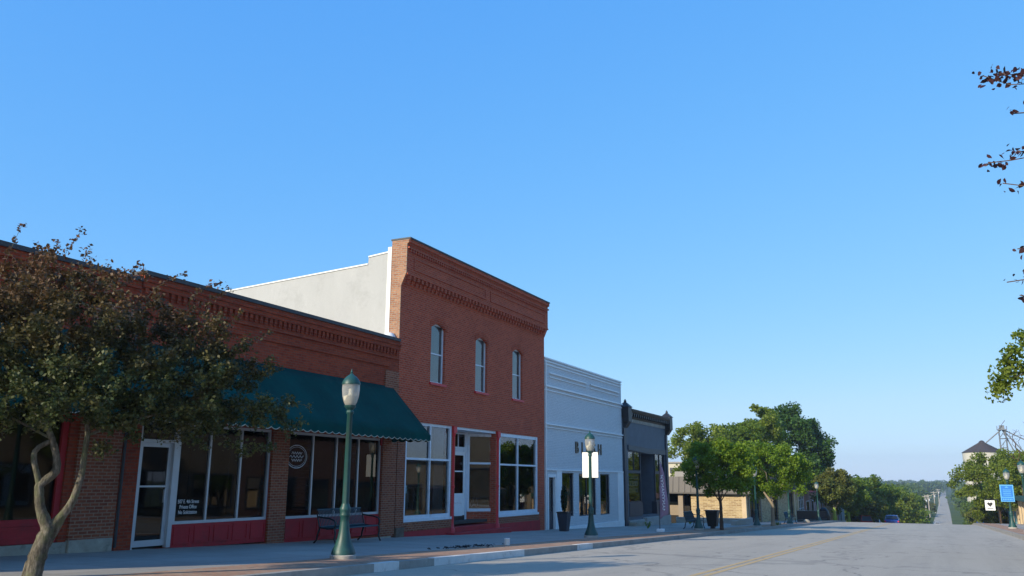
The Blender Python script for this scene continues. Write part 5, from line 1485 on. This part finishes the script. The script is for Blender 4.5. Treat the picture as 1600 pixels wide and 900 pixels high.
def bench():
    o = thing('bench', '', 'bench', (0, 0, 0), 0, 'teal metal slat benches on the sidewalk')
    # local: +x faces the street, length along y
    L2 = 0.90
    b = MB()
    prof = [(.02, .44), (.10, .425), (.22, .42), (.34, .425), (.44, .44), (.475, .425)]
    back = [(.0, .46), (-.03, .56), (-.07, .70), (-.11, .84), (-.14, .90)]
    n = 31
    for k in range(n):
        y = -L2 + .05 + k * (2 * L2 - .1) / (n - 1)
        b.tube([(x, y, z) for x, z in prof], .014, 4)
    seat = b.build('seat', M['bench'], o)
    b = MB()
    for k in range(n):
        y = -L2 + .05 + k * (2 * L2 - .1) / (n - 1)
        b.tube([(x, y, z) for x, z in back], .014, 4)
    b.tube([(-.14, -L2, .90), (-.14, L2, .90)], .022, 8); b.tube([(0, -L2, .46), (0, L2, .46)], .018, 8)
    b.build('backrest', M['bench'], o)
    b = MB(); b.tube([(.475, -L2, .425), (.475, L2, .425)], .02, 8); b.tube([(.02, -L2, .43), (.02, L2, .43)], .02, 8); b.build('seat_rail', M['bench'], o)
    for s in (-1, 1):
        y = s * (L2 + .03)
        MB().tube([(.47, y, .42), (.50, y, .30), (.47, y, .15), (.55, y, 0)], .024, 8).build('leg', M['iron'], o)
        MB().tube([(.0, y, .42), (-.06, y, .25), (-.08, y, .12), (-.20, y, 0)], .024, 8).build('leg', M['iron'], o)
        MB().tube([(-.08, y, .72), (.10, y, .70), (.30, y, .68), (.46, y, .63), (.50, y, .55), (.47, y, .44)], .022, 8).build('armrest', M['iron'], o)
        MB().tube([(-.10, y, .80), (-.05, y, .60), (0, y, .44), (.25, y, .41), (.47, y, .43)], .02, 8).build('side_frame', M['iron'], o)
    return o
bp = bench()
for i, (x, y, rz, lab) in enumerate([(-15.25, 20.45, 0, 'teal slat bench against the red panels under the green awning'), (-12.0, 47.2, 0, 'dark bench beside the lamp and bin further down the sidewalk'), (-10.6, 72.5, 0, 'small dark bench past the pale trunked tree')]):
    o = bp if i == 0 else copy_tree(bp)
    o.location = (x, y, gz(y) + .15); o.rotation_euler = (0.0, 0, rz); o['label'] = lab
bp.scale = (1.08, 1.12, 1.02)

# litter bin
o = thing('litter_bin', 'square black flared bin beside the slim trunked street tree', 'bin', (-11.25, 49.2, gz(49.2) + .15))
b = MB(); b.hexa([(-.24, -.24, .12), (.24, -.24, .12), (.24, .24, .12), (-.24, .24, .12)], [(-.34, -.34, .95), (.34, -.34, .95), (.34, .34, .95), (-.34, .34, .95)]); b.build('body', M['iron'], o, .02)
MB().box(-.37, .37, -.37, .37, .953, 1.0).build('rim', M['black'], o, .01)
MB().box(-.12, .12, -.12, .12, 0, .118).build('foot', M['iron'], o)

# planter with clipped evergreen beside the white shop's door
o = thing('planter', 'tall tapered black planter with a clipped evergreen by the white shop door', 'planter', (-14.95, 36.3, gz(36.3) + .15))
b = MB(); b.hexa([(-.17, -.17, 0), (.17, -.17, 0), (.17, .17, 0), (-.17, .17, 0)], [(-.25, -.25, .78), (.25, -.25, .78), (.25, .25, .78), (-.25, .25, .78)]); b.build('pot', M['navytrim'], o, .015)
MB().box(-.27, .27, -.27, .27, .783, .84).build('rim', M['black'], o, .008)
ps = rng.normal(0, 1, (2600, 3)); ps /= np.linalg.norm(ps, axis=1)[:, None]; ps *= rng.uniform(.6, 1, (2600, 1))
ps = ps * np.array([.15, .15, .62]) + np.array([0, 0, 1.42])
leaves('foliage', ps, .05, M['evergreen'], o)
MB().tube([(0, 0, .7), (0, 0, 1.6)], .02).build('stem', M['barkdark'], o)

# feather flag
fb = Vector((-11.60, 39.88, gz(39.88) + .15))
o = thing('feather_flag', 'tall mauve feather flag with white script on a thin pole by the navy shop', 'flag', fb)
MB(fb).tube([fb, fb + Vector((0, 0, .5)), fb + Vector((.02, 0, 2.0)), fb + Vector((.09, .0, 2.8)), fb + Vector((.28, .05, 3.22)), fb + Vector((.40, .07, 3.26))], [.018, .016, .012, .010, .008, .006], 6).build('pole', M['iron'], o)
b = MB(fb); V = []; nn = 20
fu = Vector((.83, .55, 0)).normalized()
def fl(q):
    t = q / nn
    zb_ = .55 + 2.68 * t
    w_ = .40 * math.sin(min(1.0, (1 - t) * 1.25 + .05) * PI / 2) ** .9
    base = Vector((.02 + .10 * max(0, t - .6) * 1.8, 0, zb_))
    if t > .98: w_ *= .5
    return base, w_
for q in range(nn + 1):
    base, w_ = fl(q)
    for e in (0, .33, .66, 1.0):
        p = fb + base + fu * (w_ * e + .01) + Vector((-fu.y, fu.x, 0)) * (.045 * math.sin(q * .55 + e * 3)) + Vector((0, 0, (.25 * e if q == 0 else .0) + .08 * e * (1 - q / nn)))
        V.append(tuple(p))
b.add(V, [(4 * q + e, 4 * q + e + 1, 4 * q + e + 5, 4 * q + e + 4) for q in range(nn) for e in range(3)], True)
cl_ = b.build('cloth', M['flag'], o); sm = cl_.modifiers.new('t', 'SOLIDIFY'); sm.thickness = .004
sb_ = MB(fb)
pts = []
for q in range(90):
    t = q / 89
    zc = .95 + 1.65 * t
    base, w_ = fl(int((zc - .55) / 2.68 * nn))
    pts.append(fb + Vector((.03, 0, zc + .05 * math.sin(q * .9))) + fu * (w_ * .45 + .055 * math.sin(q * .75)) + Vector((fu.y, -fu.x, 0)) * .06)
sb_.tube(pts, .012, 4)
sb_.lathe([(.0, 0), (.03, .02), (0, .04)], (fb + fu * .2).x + .05, (fb + fu * .2).y - .05, 8)
sb_.build('script', M['white'], o)
MB(fb).box(fb.x - .16, fb.x + .16, fb.y - .02, fb.y + .28, fb.z, fb.z + .13).build('weight_box', M['white'], o, .015)

# white can and debris on the pavers, weeds
cz_ = gz(22.4) + .155
b = MB(); b.lathe([(.075, 0), (.08, .01), (.08, .17), (.084, .175), (.084, .19)], 0, 0, 18)
o = b.build('paint_can', M['white']); o.location = (-11.0, 22.44, cz_); tag(o, 'small white can standing on the paver strip near the kerb', 'can')
b = MB()
for k in range(70):
    x = -11.3 + rng.normal(0, .16); y = 20.9 + rng.normal(0, .75); s = rng.uniform(.01, .035)
    b.tube([(x, y, gz(y) + .16), (x + rng.normal(0, s), y + rng.normal(0, s * 2), gz(y) + .16 + s * .8), (x + rng.normal(0, s * 2), y + rng.normal(0, s * 2), gz(y) + .165)], s * .35, 5)
tag(b.build('debris', M['cloth1']), kind='stuff')
def weed(label, x, y, h, n):
    o = thing('weed', label, 'plant', (x, y, gz(y) + .15))
    s = MB(); pts = []
    for _ in range(n):
        a = rng.uniform(0, 6.28); t = Vector((math.cos(a) * h * .4, math.sin(a) * h * .4, h * rng.uniform(.6, 1)))
        s.tube([(0, 0, 0), t * .5 + Vector((0, 0, h * .1)), t], .004, 3)
        for q in range(14): pts.append(tuple(t * rng.uniform(.2, 1) + Vector(rng.normal(0, h * .07, 3))))
    s.build('stem', M['barkdark'], o); leaves('foliage', pts, h * .16, L_green, o)
weed('green weed sprouting from the pavement at the navy shop corner', -13.8, 45.2, .38, 10)
weed('low green weeds along the foot of the navy shop wall', -15.2, 59.6, .35, 14)
weed('grassy tuft on the kerb side past the pale trunked tree', -9.95, 63.3, .25, 12)

# patio railing and things beyond
o0 = (-11.4, 104, gz(104)); o = thing('patio_railing', 'dark metal railing round the patio before the pink building', 'railing', o0)
b = MB(o0)
for y in np.arange(84, 108, .28): b.tube([(-11.4, y, gz(y) + .15), (-11.4, y, gz(y) + 1.12)], .02, 4)
b.tube([(-11.4, 84, gz(84) + 1.15), (-11.4, 108, gz(108) + 1.15)], .035, 4); b.tube([(-11.4, 84, gz(84) + .3), (-11.4, 108, gz(108) + .3)], .03, 4)
b.build('bars', M['iron'], o)
for x, y, lab in ((-10.4, 107.2, 'yellow green trunk guard round the bronze street tree'), (-10.2, 123.2, 'yellow green trunk guard round the farther dark street tree')):
    b = MB(); b.lathe([(.16, -.3), (.22, .3), (.15, .8), (.20, 1.2), (.08, 1.5)], 0, 0, 12, 5, .12)
    q = b.build('trunk_guard', M['yellowleaf']); q.location = (x, y, gz(y) + .1); tag(q, lab, 'shrub')
b = MB(); b.lathe([(.6, -.3), (.75, .5), (.5, 1.3), (.2, 1.6)], 0, 0, 12)
q = b.build('black_barrel', M['iron']); q.location = (-11.9, 110.5, gz(110)); tag(q, 'dark barrel planter beside the bronze round tree', 'planter')
for x, y, lab in ((-10.3, 65.2, 'pale stone lump on the sidewalk edge past the pale trunked tree'), (-10.2, 80.5, 'smaller pale stone lump further along the sidewalk edge')):
    b = MB(); b.lathe([(.26, 0), (.28, .12), (.18, .24), (.05, .28)], 0, 0, 9, 3, .15)
    q = b.build('rock', M['limestone']); q.location = (x, y, gz(y) + .15); tag(q, lab, 'rock')

# hanging sign on the right
o0 = (4.95, 98, gz(98)); o = thing('hanging_sign', 'square white sign with black heart shaped mark over the right sidewalk', 'sign', o0)
MB(o0).tube([(5.7, 98, gz(98) + .2), (5.7, 98, gz(98) + 2.6)], .05).tube([(5.7, 98, gz(98) + 2.55), (4.5, 98, gz(98) + 2.55)], .03).build('post', M['iron'], o)
zs = gz(98) + 1.50
MB(o0).box(4.6, 5.45, 97.96, 98.04, zs, zs + .95).build('board', M['white'], o)
b = MB(o0)
hp = [(5.02 + .22 * math.sin(t) ** 3 * 1.1, zs + .58 + .018 * (13 * math.cos(t) - 5 * math.cos(2 * t) - 2 * math.cos(3 * t) - math.cos(4 * t)) * .9) for t in np.linspace(0, 2 * PI, 30)[:-1]]
b.prism(hp, 1, 97.945, 97.958); b.box(4.75, 5.30, 97.945, 97.958, zs + .12, zs + .19); b.build('mark', M['black'], o)

# utility poles down the far road
def upole():
    o = thing('utility_pole', '', 'utility pole', (0, 0, 0), 0, 'utility poles along the far road')
    MB().tube([(0, 0, -1), (0, 0, 9.6)], [.27, .17], 8).build('pole', M['pole'], o)
    b = MB(); b.box(-1.4, 1.4, -.07, .07, 9.0, 9.2); b.box(-1.1, 1.1, -.07, .07, 8.1, 8.26)
    for x in (-1.3, -.7, .7, 1.3): b.lathe([(.06, 9.2), (.07, 9.32), (.03, 9.4)], x, 0, 6)
    b.build('crossarm', M['pole'], o)
    MB().lathe([(.2, 7.0), (.22, 7.1), (.22, 7.8), (.1, 7.9)], .35, 0, 10).build('transformer', M['alu'], o)
    return o
up = upole()
for i, (px, y, h, lab) in enumerate([(1437, 350, 1.0, 'nearest utility pole, leftmost of the row down the far road'), (1444, 375, 1.0, 'second utility pole from the left down the far road'), (1448.5, 400, 1.0, 'third utility pole down the far road'), (1457, 470, 1.05, 'fourth utility pole down the far road'), (1463.5, 600, 1.05, 'farthest utility pole beside the distant road')]):
    o = up if i == 0 else copy_tree(up)
    o.location = (y * (px - 1455) * .000655, y, gz(y)); o.scale = (1, 1, h); o['label'] = lab
o0 = (-5.2, 300, gz(300)); o = thing('lot_lamp', 'thin grey lamp pole with pale head left of the utility poles', 'lamp post', o0)
MB(o0).tube([(-5.2, 300, gz(300)), (-5.2, 300, gz(300) + 6.4)], .12, 6).build('pole', M['alu'], o)
MB(o0).box(-5.6, -4.8, 299.7, 300.3, gz(300) + 6.4, gz(300) + 6.8).build('head', M['white'], o)

# cars past the crest
def car(name, label, x, y, m, rz=0.0, van=False):
    o = thing(name, label, 'car', (x, y, gz(y) + .02), rz)
    hb = MB()
    prof = [(-2.2, .35), (-2.25, .75), (-2.1, .92), (-1.35, .98), (1.15, 1.0), (2.1, .82), (2.25, .6), (2.2, .32)]
    hb.prism(prof, 0, -.88, .88); hb.build('body', m, o, .06)
    cb = MB(); rf = 1.78 if van else 1.45
    cb.hexa([(-.82, -1.9, .97), (.82, -1.9, .97), (.82, 1.0, .97), (-.82, 1.0, .97)], [(-.66, -1.35, rf), (.66, -1.35, rf), (.66, .3, rf), (-.66, .3, rf)])
    cb.build('cabin', m, o, .08)
    gb = MB()
    gb.hexa([(-.835, -1.6, 1.02), (.835, -1.6, 1.02), (.835, .8, 1.02), (-.835, .8, 1.02)], [(-.70, -1.25, rf - .08), (.70, -1.25, rf - .08), (.70, .22, rf - .08), (-.70, .22, rf - .08)])
    gb.build('windows', M['iron'], o)
    MB().hexa([(-.72, -1.93, 1.02), (.72, -1.93, 1.02), (.70, -1.8, 1.02), (-.70, -1.8, 1.02)], [(-.60, -1.44, rf - .07), (.60, -1.44, rf - .07), (.60, -1.3, rf - .07), (-.60, -1.3, rf - .07)]).build('rear_window', M['iron'], o)
    for sx_ in (-1, 1):
        for yy in (-1.35, 1.4):
            w = MB(); w.tube([(sx_ * .72, yy, .33), (sx_ * .90, yy, .33)], .33, 18); w.build('wheel', M['rubber'], o)
        MB().box(sx_ * .80 - .08, sx_ * .80 + .08, -2.28, -2.2, .62, .78).build('tail_light', M['redbright'], o)
    return o
car('parked_car', 'blue car whose roof shows over the road crest', -5.2, 129, M['carblue'])
car('parked_car', 'white and red pickup roof left of the blue car at the crest', -8.4, 147, M['carwhite'], 0, True)
car('parked_car', 'tiny dark car with pale roof far down the road', 0.6, 330, M['carwhite'])
car('parked_car', 'red car low under the far trees left of the white one', -9.6, 141, M['carred'], .3, True)
car('parked_car', 'blue car under the right hand trees at the crest', 6.6, 158, M['carblue'], 0, True)

# ------------------------------------------------------------------ air
hz = MB(); hz.box(-900, 900, -300, 2200, -16, 60)
hm, nt, bs = _new('haze'); nt.nodes.remove(bs)
pv = nt.nodes.new('ShaderNodeVolumePrincipled'); pv.inputs['Density'].default_value = 0.00028; pv.inputs['Color'].default_value = (.75, .85, 1, 1); pv.inputs['Anisotropy'].default_value = 0.2
nt.links.new(pv.outputs[0], nt.nodes['Material Output'].inputs['Volume'])
ho = hz.build('haze', hm); ho['kind'] = 'stuff'
